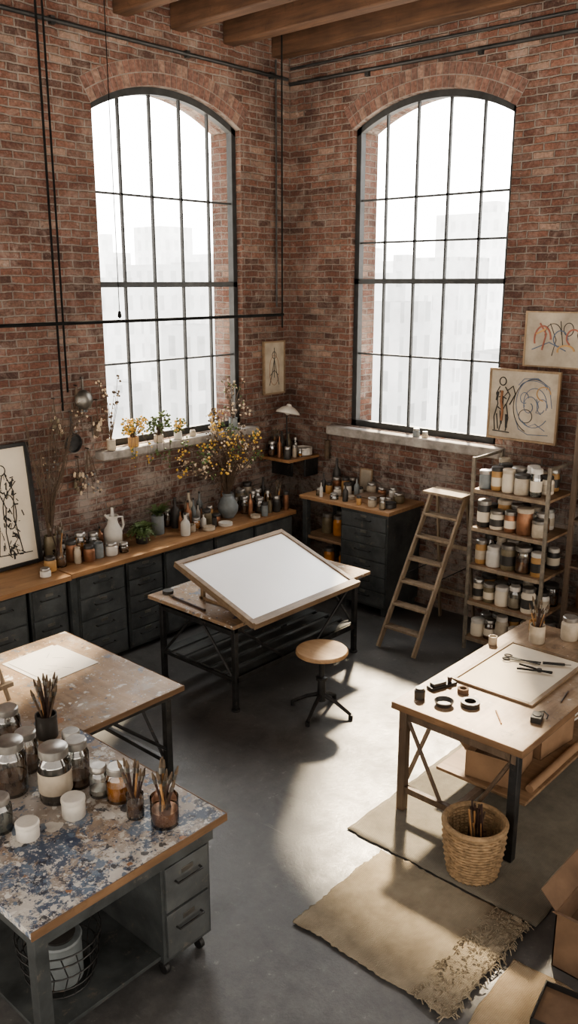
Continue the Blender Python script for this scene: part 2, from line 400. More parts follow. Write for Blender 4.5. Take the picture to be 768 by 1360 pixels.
def pipe(name,pts,r,clips=()):
    b=B(name);b.tube(pts,r,M_pipe,8)
    for c in clips:b.box(c[0]-.02,c[0]+.02,c[1]-.02,c[1]+.02,c[2]-.03,c[2]+.03,M_pipe)
    return b.done()
pipe('conduit_pipe',[(-8.5,-.03,5.17),(-.07,-.03,5.17)],.018,[(x,-.022,5.17) for x in (-7,-5.5,-4,-2.8,-1.4,-.3)])
pipe('conduit_pipe',[(-.03,-.03,5.13),(-.03,-8.5,5.07)],.018,[(-.022,y,5.10) for y in (-1,-2.2,-3.4)])
pipe('conduit_pipe',[(-.03,-.04,5.27),(-.03,-8.5,5.21)],.014)
pipe('conduit_pipe',[(-.24,-.03,5.32),(-.24,-.03,5.1),(-.24,-.03,4.4),(-.24,-.03,2.95)],.009)
b=B('hanging_rail');b.tube([(-8,-.3,2.88),(-.45,-.3,2.88)],.014,M_rod,8)
b.cyl((-.45,-.3,2.75),(-.45,-.3,5.6),.009,M_rod,seg=6)
b.cyl((-6.2,-.3,2.88),(-6.2,-.3,5.6),.009,M_rod,seg=6)
b.blob((-.45,-.3,2.88),.022,M_rod);b.done()
b=B('hanging_cable')
b.cyl((-2.99,-.1,2.15),(-2.99,-.1,5.7),.010,M_rod,seg=6);b.cyl((-2.93,-.1,2.3),(-2.93,-.1,5.7),.009,M_rod,seg=6);b.done()
b=B('pull_cord');b.cyl((-2.5,-.3,2.95),(-2.5,-.3,5.7),.004,M_rod,seg=5);b.lathe([(0,0),(.018,.02),(.012,.06),(0,.07)],(-2.5,-.3,2.9),M_rod,8);b.done()
# ---------------------------------------------------------------- exterior
def haze_glow(name,lo,hi):  # facades glow by emission, standing in for bright hazy air over the city
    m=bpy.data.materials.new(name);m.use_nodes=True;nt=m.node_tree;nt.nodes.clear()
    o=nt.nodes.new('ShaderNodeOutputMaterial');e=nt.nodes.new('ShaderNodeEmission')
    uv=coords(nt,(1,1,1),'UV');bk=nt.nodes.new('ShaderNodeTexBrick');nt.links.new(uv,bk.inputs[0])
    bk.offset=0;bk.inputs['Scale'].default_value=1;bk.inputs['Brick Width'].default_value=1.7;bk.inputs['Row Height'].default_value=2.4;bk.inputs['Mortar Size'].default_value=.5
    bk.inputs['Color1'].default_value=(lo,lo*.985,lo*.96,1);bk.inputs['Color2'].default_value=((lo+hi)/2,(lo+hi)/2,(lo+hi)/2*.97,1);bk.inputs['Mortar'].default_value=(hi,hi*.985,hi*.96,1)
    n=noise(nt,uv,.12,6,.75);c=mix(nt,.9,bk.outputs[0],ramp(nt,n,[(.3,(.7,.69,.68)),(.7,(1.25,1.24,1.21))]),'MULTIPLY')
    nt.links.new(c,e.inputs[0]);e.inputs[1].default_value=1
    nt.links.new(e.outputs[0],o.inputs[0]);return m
HZ=[haze_glow('haze_glow_facade_%d'%i,a,bb) for i,(a,bb) in enumerate(((1.0,1.5),(1.5,2.0),(2.3,2.8)))]
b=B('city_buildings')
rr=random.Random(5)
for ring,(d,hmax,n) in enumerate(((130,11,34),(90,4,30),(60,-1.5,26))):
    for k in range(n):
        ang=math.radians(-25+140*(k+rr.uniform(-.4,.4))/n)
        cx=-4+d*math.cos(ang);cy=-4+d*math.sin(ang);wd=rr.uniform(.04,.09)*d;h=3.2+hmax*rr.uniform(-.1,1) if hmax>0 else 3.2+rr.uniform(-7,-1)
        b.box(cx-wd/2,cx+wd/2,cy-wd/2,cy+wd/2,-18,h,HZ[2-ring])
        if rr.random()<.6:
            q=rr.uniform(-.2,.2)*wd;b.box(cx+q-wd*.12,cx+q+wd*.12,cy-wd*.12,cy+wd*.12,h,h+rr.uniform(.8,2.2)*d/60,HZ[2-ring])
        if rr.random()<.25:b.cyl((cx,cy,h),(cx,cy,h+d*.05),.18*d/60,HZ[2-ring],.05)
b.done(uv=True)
b=B('ground_exterior');M_gr=P('hazy_ground',(.6,.6,.6),.9);b.box(-300,300,-300,300,-18.5,-18,M_gr);b.done()
# ---------------------------------------------------------------- furniture
def drawers(b,x0,x1,yf,y1,z0,z1,n,cup=True,body=M_cab,fr=M_cab2):
    b.box(x0,x1,yf+.012,y1,z0,z1,body)
    h=(z1-z0-.04)/n
    for i in range(n):
        a=z0+.02+i*h;b.box(x0+.02,x1-.02,yf,yf+.02,a+.008,a+h-.008,fr)
        cx=(x0+x1)/2;hw=min(.09,(x1-x0)*.25);zz=a+h*.62
        b.tube([(cx-hw,yf,zz),(cx-hw,yf-.025,zz),(cx+hw,yf-.025,zz),(cx+hw,yf,zz)],.006,M_steel,6)
        b.box(cx-.035,cx+.035,yf-.004,yf,zz+.02,zz+.045,M_handle)
b=B('workbench_with_drawers')
b.box(-5.2,-3.37,-.64,0-.002,.86,.90,M_woodx);b.box(-3.36,-.6,-.63,-.002,.865,.905,M_woodx)
drawers(b,-5.1,-4.3,-.58,-.05,.06,.855,3);drawers(b,-4.2,-3.75,-.58,-.05,.06,.855,3)
drawers(b,-3.72,-3.38,-.58,-.05,.30,.855,2)
b.box(-3.36,-3.3,-.60,-.05,0,.86,M_cab)
drawers(b,-3.29,-2.80,-.60,-.05,.05,.86,4);drawers(b,-2.78,-2.38,-.60,-.05,.05,.86,5)
drawers(b,-2.36,-1.75,-.60,-.05,.05,.86,2);drawers(b,-1.73,-1.2,-.60,-.05,.05,.86,2);drawers(b,-1.18,-.62,-.60,-.05,.05,.86,2)
b.box(-5.1,-.62,-.5,-.1,0,.06,M_black)
b.box(-3.72,-3.38,-.5,-.1,.0,.3,M_black)
b.done(bevel=.004)
b=B('drawer_cabinet');b.T=FACE_X
b.box(.68,1.81,-.61,-.002,1.045,1.08,M_woody)
drawers(b,1.22,1.79,-.60,-.03,.08,1.04,6)
for lx in (1.24,1.72):
    for ly in (-.57,-.1):b.box(lx,lx+.05,ly,ly+.05,0,.085,M_cab)
b.box(.70,.76,-.58,-.52,0,1.045,M_cab);b.box(.70,.76,-.08,-.02,0,1.045,M_cab)
b.box(.70,1.22,-.56,-.03,.62,.65,M_shelf);b.box(.70,1.22,-.56,-.03,.25,.28,M_shelf)
b.done(bevel=.004)
b=B('wall_shelf');b.box(-.5,-.002,-.44,-.002,1.355,1.385,M_woodx)
b.box(-.3,-.28,-.3,-.003,1.16,1.355,M_steel);b.box(-.22,-.003,-.42,-.40,1.16,1.355,M_steel);b.done(bevel=.003)
b=B('drafting_table')
b.box(-2.99,-1.30,-2.12,-1.13,.72,.75,M_splL)
b.box(-2.93,-1.36,-2.06,-2.03,.65,.72,M_steel);b.box(-2.93,-1.36,-1.22,-1.19,.65,.72,M_steel)
for x in (-2.9,-1.42):
    for y,yo in ((-2.04,-.02),(-1.2,.02)):
        b.box(x-.02,x+.02,y-.02,y+.02,0,.72,M_steel)
        b.cyl((x,y,0),(x,y,.02),.035,M_steel)
    b.box(x-.015,x+.015,-2.04,-1.2,.24,.27,M_steel);b.box(x-.015,x+.015,-2.04,-1.2,.62,.66,M_steel)
    b.cyl((x,-2.04,.25),(x,-1.62,.70),.012,M_steel,seg=6);b.cyl((x,-1.2,.25),(x,-1.62,.70),.012,M_steel,seg=6)
b.cyl((-2.9,-2.04,.7),(-2.35,-2.04,.27),.012,M_steel,seg=6);b.cyl((-1.42,-2.04,.7),(-1.95,-2.04,.27),.012,M_steel,seg=6)
for y in (-2.0,-1.85,-1.7,-1.55,-1.4,-1.25):b.box(-2.9,-1.42,y-.05,y+.05,.27,.285,M_cab)
b.box(-2.9,-1.42,-2.06,-2.03,.235,.285,M_steel)
x0,x1=-2.97,-1.73;A=Vector((0,-2.30,.80));Bt=Vector((0,-1.45,1.085));dv=(Bt-A);ln=dv.length;ang=math.atan2(dv.z,dv.y)
b.T=Matrix.Translation(A)@Matrix.Rotation(ang,4,'X')
b.box(x0,x1,0,ln,-.03,.0,M_framed)
for q in ((x0,x1,0,.045),(x0,x1,ln-.045,ln),(x0,x0+.045,0.045,ln-.045),(x1-.045,x1,.045,ln-.045)):b.box(*q,0,.018,M_framed)
b.box(x0+.045,x1-.045,.045,ln-.045,0,.006,M_board)
b.box(x0,x1,-.03,0,-.02,.03,M_framed)
b.T=Matrix.Identity(4)
for x in (-2.75,-1.95):
    b.box(x-.015,x+.015,-1.55,-1.52,.75,1.03,M_framew);b.box(x-.015,x+.015,-2.1,-1.5,.75,.775,M_framew)
b.done(bevel=.003)
b=B('ink_brush');b.cyl((-2.93,-1.75,.762),(-2.9,-1.35,.762),.009,M_stickd);b.cyl((-2.9,-1.35,.762),(-2.895,-1.28,.762),.012,M_bristle,.004);b.done()
b=B('drawing_tin');b.lathe([(0,0),(.045,0),(.045,.025),(0,.027)],(-2.85,-1.22,.751),M_dkpot);b.done()
b=B('work_stool');sx,sy=-2.47,-2.54
b.lathe([(0,.485),(.185,.485),(.2,.495),(.2,.513),(.192,.522),(0,.522)],(sx,sy,0),M_seat,32)
b.lathe([(0,.465),(.09,.465),(.09,.485),(0,.485)],(sx,sy,0),M_steel)
b.cyl((sx,sy,.10),(sx,sy,.47),.022,M_steel,seg=12);b.cyl((sx,sy,.10),(sx,sy,.27),.036,M_steel,.03,seg=12)
b.lathe([(.036,.27),(.045,.275),(.045,.295),(.022,.30)],(sx,sy,0),M_steel)
for k in range(4):
    a=math.radians(15+90*k);c,s_=math.cos(a),math.sin(a)
    b.tube([(sx+.02*c,sy+.02*s_,.15),(sx+.12*c,sy+.12*s_,.11),(sx+.245*c,sy+.245*s_,.035)],.017,M_steel,8,.013)
    b.cyl((sx+.245*c,sy+.245*s_,0),(sx+.245*c,sy+.245*s_,.035),.018,M_black,seg=10)
b.done()
b=B('paint_table')
b.box(-5.2,-3.87,-2.57,-1.27,.715,.75,M_splL);b.box(-5.2,-3.865,-2.575,-2.57,.714,.751,M_edgex);b.box(-3.87,-3.865,-2.57,-1.27,.714,.751,M_edgey)
b.box(-5.15,-3.92,-2.52,-2.49,.66,.715,M_steel);b.box(-5.15,-3.92,-1.35,-1.32,.66,.715,M_steel);b.box(-3.95,-3.92,-2.5,-1.34,.66,.715,M_steel)
for x in (-3.95,-5.1):
    for y in (-2.49,-1.36):b.box(x-.022,x+.022,y-.022,y+.022,0,.715,M_steel)
    b.box(x-.015,x+.015,-2.47,-1.38,.2,.23,M_steel)
    b.cyl((x,-2.45,.22),(x,-2.1,.68),.012,M_steel,seg=6);b.cyl((x,-1.4,.22),(x,-1.75,.68),.012,M_steel,seg=6)
b.cyl((-3.95,-2.49,.3),(-4.4,-2.49,.69),.012,M_steel,seg=6)
b.done(bevel=.003)
b=B('drawing_sheet')
b.T=Matrix.Translation((-4.26,-1.66,.7505))@Matrix.Rotation(math.radians(3),4,'Z')
b.box(-.2,.2,-.23,.23,0,.003,M_paper);b.box(-.17,.22,-.25,.2,.003,.0055,M_paper)
for k in range(7):
    px,py=R.uniform(-.10,.12),R.uniform(-.18,.14)
    b.box(px-.04,px+.04,py-.0008,py+.0008,.0055,.0060,M_inkblue,RZ(R.uniform(-70,70)))
b.done()
b=B('table_easel')
b.cyl((-4.72,-1.95,.76),(-4.78,-1.72,1.45),.014,M_ladder,seg=8);b.cyl((-5.0,-1.95,.76),(-4.80,-1.72,1.45),.014,M_ladder,seg=8)
b.cyl((-4.86,-1.5,.76),(-4.79,-1.72,1.44),.014,M_ladder,seg=8);b.box(-5.05,-4.68,-1.95,-1.91,.84,.865,M_ladder);b.done()
b=B('paint_splattered_workbench')
X0,X1,Y0,Y1=-5.70,-4.66,-3.77,-2.59
b.box(X0,X1,Y0,Y1,.745,.78,M_splF);b.box(X0-.004,X1+.004,Y0-.006,Y0,.742,.782,M_edgex);b.box(X1,X1+.006,Y0,Y1,.742,.782,M_edgey)
b.box(X0+.04,X1-.04,Y0+.05,Y0+.09,.64,.745,M_cab);b.box(X0+.04,X1-.04,Y1-.09,Y1-.05,.64,.745,M_cab);b.box(X0+.04,X0+.08,Y0+.09,Y1-.09,.64,.745,M_cab);b.box(X1-.08,X1-.04,Y0+.09,Y1-.09,.64,.745,M_cab)
for y in (Y0+.07,Y1-.07):b.box(X0+.03,X0+.09,y-.03,y+.03,0,.74,M_cab)
b.box(X1-.09,X1-.04,Y1-.1,Y1-.05,0,.74,M_cab)
drawers(b,-5.0,-4.70,Y0+.07,Y1-.3,.10,.64,2,body=M_cab)
for x in (-4.96,-4.74):
    for y in (Y0+.13,Y1-.36):
        b.cyl((x-.012,y,.03),(x+.012,y,.03),.03,M_black,seg=14);b.box(x-.016,x+.016,y-.01,y+.01,.04,.10,M_steel)
b.box(X0+.08,-5.0,Y0+.1,Y1-.1,.12,.14,M_cab)
b.done(bevel=.004)
b=B('wooden_work_table')
X0,X1,Y0,Y1=-3.17,-1.42,-4.53,-3.67
b.box(X0,X1,Y0,Y1,.71,.75,M_splR);b.box(X0-.005,X0,Y0-.005,Y1,.708,.751,M_edgey);b.box(X0,X1,Y0-.005,Y0,.708,.751,M_edgex)
b.box(X0+.03,X1-.03,Y0+.05,Y0+.08,.63,.71,M_legw);b.box(X0+.03,X1-.03,Y1-.08,Y1-.05,.63,.71,M_legw);b.box(X0+.05,X0+.08,Y0+.08,Y1-.08,.63,.71,M_legw);b.box(X1-.08,X1-.05,Y0+.08,Y1-.08,.63,.71,M_legw)
LW=M_legw
for x in (X0+.06,X1-.06):
    for y,mm in ((Y0+.06,M_steel),(Y1-.06,M_legw)):
        b.box(x-.026,x+.026,y-.026,y+.026,.011,.71,mm)
    b.box(x-.018,x+.018,Y0+.08,Y1-.08,.14,.18,LW)
    b.cyl((x,Y0+.07,.66),(x,Y0+.33,.18),.014,M_legw,seg=6);b.cyl((x,Y1-.07,.66),(x,Y1-.33,.18),.014,M_legw,seg=6)
b.cyl((X0+.06,Y1-.06,.16),(X0+.55,Y1-.06,.66),.016,M_ladder,seg=6)
b.box(X0+.06,X1-.06,-4.12,-4.08,.14,.18,LW)
b.box(X0+.35,X1-.1,Y0+.12,Y1-.12,.18,.20,M_shelf)
b.done(bevel=.004)
b=B('framed_sheet')
def frame(b,x0,x1,y0,y1,z,w,h,mf,mp):
    b.box(x0,x1,y0,y0+w,z,z+h,mf);b.box(x0,x1,y1-w,y1,z,z+h,mf);b.box(x0,x0+w,y0+w,y1-w,z,z+h,mf);b.box(x1-w,x1,y0+w,y1-w,z,z+h,mf)
    b.box(x0+w,x1-w,y0+w,y1-w,z,z+h*.5,mp)
frame(b,-2.68,-1.88,-4.34,-3.78,.7505,.028,.016,M_framed,M_paperwarm);b.done(bevel=.002)
b=B('pliers')
b.T=Matrix.Translation((-2.22,-4.16,.7668))@Matrix.Rotation(math.radians(-75),4,'Z')@Matrix.Scale(1.15,4)
b.tube([(-.12,-.03,.006),(-.03,-.012,.006),(.0,0,.006),(.07,.01,.006)],.0055,M_black,6);b.tube([(-.12,.035,.006),(-.03,.014,.006),(0,0,.006),(.07,-.006,.006)],.0055,M_black,6)
b.cyl((0,0,0),(0,0,.016),.014,M_steel);b.done()
b=B('scissors')
b.T=Matrix.Translation((-2.14,-4.0,.7668))@Matrix.Rotation(math.radians(-75),4,'Z')
for s_ in (1,-1):
    b.tube([(-.10+.025*math.cos(t),s_*.028+.018*math.sin(t),.005) for t in [k*math.pi/6 for k in range(12)]],.005,M_black,6,closed=True)
    b.box(-.08,.12,-.006,.006,.001,.006,M_steel,RZ(s_*9))
b.done()
b=B('craft_knife');b.T=Matrix.Translation((-2.05,-4.20,.7668))@Matrix.Rotation(math.radians(-60),4,'Z');b.box(-.09,.05,-.009,.009,0,.012,M_black);b.box(.05,.09,-.005,.005,.004,.007,M_handle);b.done()
def tape(x,y,z,r,h,m):
    b=B('tape_roll');b.lathe([(r*.6,0),(r,0),(r,h),(r*.6,h),(r*.6,0)],(x,y,z),m,20);b.done()
tape(-2.90,-4.05,.7505,.058,.03,M_black);tape(-2.78,-3.93,.7505,.035,.03,M_cardd)
b=B('ink_dish');b.lathe([(0,0),(.045,0),(.06,.03),(.055,.032),(.04,.01),(0,.01)],(-3.0,-3.93,.7505),M_dkpot);b.done()
b=B('hand_plane');b.T=Matrix.Translation((-2.80,-3.79,.7505))@Matrix.Rotation(math.radians(-20),4,'Z');b.box(-.1,.1,-.028,.028,0,.02,M_black);b.box(-.08,.02,-.022,.022,.02,.04,M_steel);b.cyl((.06,0,.02),(.06,0,.055),.012,M_stickd,.016);b.done(bevel=.004)
b=B('small_black_jar');b.lathe([(0,0),(.032,0),(.034,.05),(.026,.058),(.026,.07),(0,.07)],(-3.02,-3.77,.7505),M_dkpot);b.done()
b=B('measuring_tape_case');b.T=Matrix.Translation((-2.80,-4.43,.7505))@Matrix.Rotation(math.radians(15),4,'Z')
b.box(-.045,.045,-.03,.03,0,.035,M_black);b.lathe([(0,.035),(.026,.035),(.024,.04),(0,.04)],(0,0,0),M_steel)
b.tube([(.045,0,.01),(.09,.02,.006),(.12,-.02,.006),(.08,-.05,.006),(.03,-.05,.006)],.004,M_black,5);b.done(bevel=.004)
b=B('pencil');b.cyl((-2.98,-4.30,.7555),(-2.86,-4.20,.7555),.0045,M_stickw,seg=6);b.done()
b=B('pencil');b.cyl((-2.5,-4.44,.7555),(-2.34,-4.41,.7555),.0045,M_stickd,seg=6);b.done()
# ---------------------------------------------------------------- jars etc
def jar(b,x,y,z,r,h,body,lid=None,fill=None,fh=.55,neck=.8,seg=16,label=None):
    b.lathe([(0,0),(r*.93,0),(r,.05*h),(r,.70*h),(r*.97,.76*h),(r*neck,.85*h),(r*neck,h)]+([] if (lid or body is M_glass) else [(r*neck*.88,h),(r*neck*.85,h*.8),(0,h*.78)]),(x,y,z),body,seg)
    if fill:b.lathe([(0,.015),(r*.9,.015),(r*.93,fh*h),(0,fh*h)],(x,y,z),fill,seg)
    if label:b.lathe([(r*1.015,.2*h),(r*1.015,.6*h)],(x,y,z),label,seg)
    if lid:b.lathe([(r*neck*1.08,h*.87),(r*neck*1.1,h*.89),(r*neck*1.1,h+.006),(r*neck*.98,h+.012),(0,h+.012)],(x,y,z),lid,seg)
def brushes(b,x,y,z,r,n,L,spread=.5,tips=True,rg=R):
    for k in range(n):
        a=rg.uniform(0,2*math.pi);q=rg.uniform(.1,.8)*r
        p0=Vector((x-q*math.cos(a)*.8,y-q*math.sin(a)*.8,z+.01));ll=L*rg.uniform(.75,1.1)
        d=Vector((math.cos(a)*spread*rg.uniform(.15,1)*.6,math.sin(a)*spread*rg.uniform(.15,1)*.6,1)).normalized()
        p1=p0+d*ll;b.cyl(p0,p1,.0045,rg.choice([M_stickw,M_stickd,M_stickd,M_twig]),.006,seg=6)
        if tips:
            b.cyl(p1,p1+d*.03,.008,M_handle,seg=6);b.cyl(p1+d*.03,p1+d*.07,.010,M_bristle,.003,seg=6)
fx,fy=.744,.668
def onbench(name,x,y,z,r,h,body,lid=None,fill=None,fh=.55,neck=.8,nb=0,L=.3,spread=.5,seg=22,label=None):
    b=B(name);jar(b,x+fx*r,y+fy*r,z,r,h,body,lid,fill,fh,neck,seg,label)
    if nb:brushes(b,x+fx*r,y+fy*r,z,r,nb,L,spread)
    return b.done()
zt=.7805
onbench('mason_jar',-5.29,-2.91,zt,.078,.27,M_glass,M_lid,M_brownliq,.32)
onbench('mason_jar',-5.18,-3.12,zt,.080,.27,M_glass,M_lid,M_dkpot,.28,label=M_canvas)
onbench('mason_jar',-5.03,-3.09,zt,.062,.24,M_glass,M_lid,M_brownliq,.22)
onbench('mason_jar',-4.93,-2.90,zt,.053,.18,M_glass,M_lid,M_water,.25)
onbench('mason_jar',-5.0,-3.23,zt,.046,.15,M_glass,M_lid,M_white,.25)
onbench('mason_jar',-4.97,-3.34,zt,.058,.17,M_glass,M_lid,M_amber,.5)
onbench('brush_jar',-4.99,-3.5,zt,.042,.12,M_glass,None,M_brownliq,.6,1,9,.24,.6)
onbench('brush_jar',-4.95,-3.66,zt,.066,.14,M_glass,None,M_copper,.55,1,14,.25,.7)
onbench('white_lidded_jar',-5.19,-3.29,zt,.055,.09,M_white,M_white,neck=.95)
onbench('white_lidded_jar',-5.42,-3.27,zt,.052,.07,M_white,M_white,neck=.95)
onbench('glass_jar',-5.48,-3.13,zt,.06,.16,M_glass,M_lid,M_water,.3)
onbench('glass_jar',-5.12,-2.78,zt,.06,.21,M_glass,M_lid,M_brownliq,.25)
onbench('glass_jar',-5.32,-2.71,zt,.068,.21,M_glass,M_lid,M_olive,.3)
onbench('glass_jar',-5.20,-2.66,zt,.045,.15,M_glass,M_lid,M_water,.3)
from mathutils import noise as MN
zl=.7505
onbench('brush_pot',-4.84,-2.52,zl,.06,.14,M_dkpot,None,None,.5,1,20,.28,.75)
onbench('glass_jar',-5.02,-2.42,zl,.07,.20,M_glass,M_lid,M_brownliq,.3)
onbench('glass_jar',-4.93,-2.28,zl,.045,.13,M_glass,M_lid,M_water,.3)
onbench('glass_jar',-5.03,-2.22,zl,.05,.15,M_glass,M_lid,M_amber,.3)
b=B('wire_basket')
cx,cy=-5.38,-3.42
for z,r in ((.145,.14),(.2,.16),(.27,.175),(.34,.185),(.39,.19)):
    b.tube([(cx+r*math.cos(t),cy+r*math.sin(t),z) for t in [k*math.pi/12 for k in range(24)]],.004,M_steel,5,closed=True)
for k in range(18):
    a=k*math.pi/9;b.tube([(cx+.14*math.cos(a),cy+.14*math.sin(a),.145),(cx+.17*math.cos(a+.15),cy+.17*math.sin(a+.15),.27),(cx+.19*math.cos(a),cy+.19*math.sin(a),.39)],.003,M_steel,5)
b.lathe([(0,.142),(.14,.142),(.14,.148),(0,.148)],(cx,cy,0),M_steel)
b.done()
b=B('paint_tin');b.lathe([(0,0),(.1,0),(.1,.2),(.105,.205),(.1,.215),(.085,.21),(0,.21)],(cx,cy,.149),M_bluegrey,24);b.lathe([(0,.211),(.07,.211),(.075,.225),(0,.23)],(cx,cy,.149),M_dkpot,24);b.done()
b=B('wicker_basket')
cy=-4.36;cx=-3.33;zb=.0115
for k in range(17):
    z=zb+.012+k*.0185;r=.135+.022*math.sin(k/16*math.pi*.62)+.012*k/16
    b.tube([(cx+(r+.004*(-1)**(i+k))*math.cos(i*math.pi/18),cy+(r+.004*(-1)**(i+k))*math.sin(i*math.pi/18),z) for i in range(36)],.0105,M_wick,6,closed=True)
for k in range(36):
    a=k*math.pi/18;b.cyl((cx+.137*math.cos(a),cy+.137*math.sin(a),zb),(cx+.164*math.cos(a),cy+.164*math.sin(a),.31),.006,M_wick,seg=5)
b.tube([(cx+.168*math.cos(i*math.pi/18),cy+.168*math.sin(i*math.pi/18),.32) for i in range(36)],.017,M_wick,8,closed=True)
b.lathe([(0,.012),(.13,.012),(.13,.022),(0,.022)],(cx,cy,0),M_wick)
brushes(b,cx,cy,.02,.11,22,.38,.4,False)
b.done()
def cloth(name,x0,x1,y0,y1,m,rot=0,z=0.005,nx=40,ny=40,wob=.012,seed=1,fray=None,relief=.004):
    rg=random.Random(seed);b=B(name);cx,cy=(x0+x1)/2,(y0+y1)/2
    ca,sa=math.cos(math.radians(rot)),math.sin(math.radians(rot));G=[]
    for i in range(nx+1):
        row=[]
        for j in range(ny+1):
            u=i/nx;v=j/ny;x=x0+(x1-x0)*u;y=y0+(y1-y0)*v
            ex=wob*MN.noise(Vector((y*6,seed,0)))*(1 if u in(0,1) else 0);ey=wob*MN.noise(Vector((x*6,seed+5,0)))*(1 if v in(0,1) else 0)
            ex+=.6*wob*MN.noise(Vector((y*40,seed,3)))*(1 if u in(0,1) else 0);ey+=.6*wob*MN.noise(Vector((x*40,seed,3)))*(1 if v in(0,1) else 0)
            zz=z+relief*(.5+.5*MN.noise(Vector((x*3,y*3,seed))))
            if fray:
                ff=max(0,min(1,(fray+.05*MN.noise(Vector((x*9,0,0)))-y)/.04));zz+=ff*.016*(.4+1.2*abs(MN.noise(Vector((x*48,y*48,1)))))
            dx,dy=x+ex-cx,y+ey-cy
            row.append(b.v((cx+dx*ca-dy*sa,cy+dx*sa+dy*ca,zz)))
        G.append(row)
    for i in range(nx):
        for j in range(ny):b.f([G[i][j],G[i+1][j],G[i+1][j+1],G[i][j+1]],m,True)
    if fray:
        for t in range(420):
            px=rg.uniform(x0,x1);py=rg.choice([y0,rg.uniform(y0,fray),rg.uniform(y0,fray)])
            a=rg.uniform(0,6.28);l=rg.uniform(.02,.05)
            b.tube([(px,py,z+.012),(px+l*.5*math.cos(a),py+l*.5*math.sin(a),z+.026),(px+l*math.cos(a),py+l*math.sin(a),z+.006)],.003,m,4)
    o=b.done();sd=o.modifiers.new('thick','SOLIDIFY');sd.thickness=.004;sd.offset=-1;return o
cloth('grey_drop_cloth',-3.50,-1.75,-4.83,-3.60,M_rug2,0,.0045,seed=2,relief=.003)
cloth('burlap_rug',-4.30,-3.52,-4.80,-3.88,M_rug,0,.006,90,100,.02,seed=3,fray=-4.60,relief=.012)
cloth('pale_burlap_rug',-4.75,-3.75,-5.9,-4.87,M_rug3,2,.005,seed=5,wob=.02)
def cbox(name,x0,x1,y0,y1,z0,z1,m,flaps=True,rot=0):
    b=B(name);cx,cy=(x0+x1)/2,(y0+y1)/2;b.T=Matrix.Translation((cx,cy,0))@Matrix.Rotation(math.radians(rot),4,'Z')@Matrix.Translation((-cx,-cy,0));t=.006
    b.box(x0,x1,y0,y1,z0,z0+t,m);b.box(x0,x0+t,y0,y1,z0,z1,m);b.box(x1-t,x1,y0,y1,z0,z1,m);b.box(x0,x1,y0,y0+t,z0,z1,m);b.box(x0,x1,y1-t,y1,z0,z1,m)
    b.box(x0+t,x1-t,y0+t,y1-t,z0+(z1-z0)*.5,z0+(z1-z0)*.5+.01,M_cardd)
    if flaps:
        h=(y1-y0)*.35
        for (px,py,dx,dy) in ((x0,cy,-1,0),(cx,y1,0,1),(x1,cy,1,0)):
            if dx:b.prism([(px,z1),(px+dx*h*.3,z1+h*.15),(px+dx*h*.3,z1+h*.15+t),(px,z1+t)],'y',y0,y1,m)
            else:
                b.prism([(py,z1),(py+dy*h*.5,z1+h*.5),(py+dy*h*.5+t,z1+h*.5),(py+t,z1)],'x',x0,x1,m)
    b.done()
cbox('cardboard_box',-3.68,-3.2,-5.45,-5.0,.0,.31,M_cardd,True,0)
cbox('cardboard_box',-2.77,-2.37,-4.25,-3.95,.201,.38,M_card,True,8)
cbox('cardboard_box',-2.3,-1.9,-4.28,-3.95,.201,.42,M_card,True,-6)
cbox('black_tray',-4.1,-3.85,-5.32,-5.08,.012,.09,M_black,False,10)
b=B('paper_stack')
for k in range(8):b.box(-1.82,-1.58,-4.2,-3.95,.2005+k*.006,.2055+k*.006,R.choice([M_paper,M_card,M_paperwarm]),RZ(R.uniform(-8,8)))
b.done()
b=B('rolled_paper');b.cyl((-2.7,-4.375,.227),(-2.0,-4.375,.227),.026,M_card,seg=14);b.done()
b=B('wooden_stepladder')
fl,fr=-2.15,-2.53;ty0,ty1=-2.20,-2.55
F0=Vector((-1.2,fl,0));F1=Vector((-1.2,fr,0));T0=Vector((-.47,ty0,1.34));T1=Vector((-.47,ty1,1.34))
def rail(b,p,q,w,d,m):
    dv=(q-p);dz=dv.normalized();sy=Vector((0,1,0));sx_=sy.cross(dz).normalized();sy=dz.cross(sx_)
    vs=[]
    for t in (p,q):
        for a_,c_ in ((-1,-1),(1,-1),(1,1),(-1,1)):vs.append(b.v(t+sx_*a_*d/2+sy*c_*w/2))
    for f_ in ((3,2,1,0),(4,5,6,7),(0,1,5,4),(1,2,6,5),(2,3,7,6),(3,0,4,7)):b.f([vs[i] for i in f_],m)
rail(b,F0+Vector((0,0,.012)),T0,.022,.055,M_ladder);rail(b,F1+Vector((0,0,.012)),T1,.022,.055,M_ladder)
for k in range(1,7):
    t=k/7;p=F0.lerp(T0,t);q=F1.lerp(T1,t)
    b.box(p.x-.04,p.x+.05,q.y,p.y,p.z-.012,p.z+.010,M_ladder)
b.box(-.60,-.36,ty1-.03,ty0+.03,1.335,1.36,M_ladder)
rail(b,Vector((-.16,fl+.0,.0)),Vector((-.42,ty0-.02,1.33)),.02,.035,M_ladder);rail(b,Vector((-.16,fr,.0)),Vector((-.42,ty1+.02,1.33)),.02,.035,M_ladder)
for z in (.3,.8):
    t=z/1.33;b.box(-.16-.26*t-.01,-.16-.26*t+.01,fr,fl,z-.02,z+.02,M_ladder)
for s_,yy in ((0,fl-.02),(1,fr+.02)):b.cyl((-.86,yy,.62),(-.28,yy,.62),.005,M_steel,seg=5)
b.done(bevel=.002)
RX0,RX1,RY0,RY1=-.68,-.20,-3.42,-2.73
b=B('shelving_rack')
for x in (RX0,RX1):
    for y in (RY0,RY1):b.box(x-.014,x+.014,y-.014,y+.014,0,1.76,M_rack)
SZ=(.12,.46,.80,1.14,1.48)
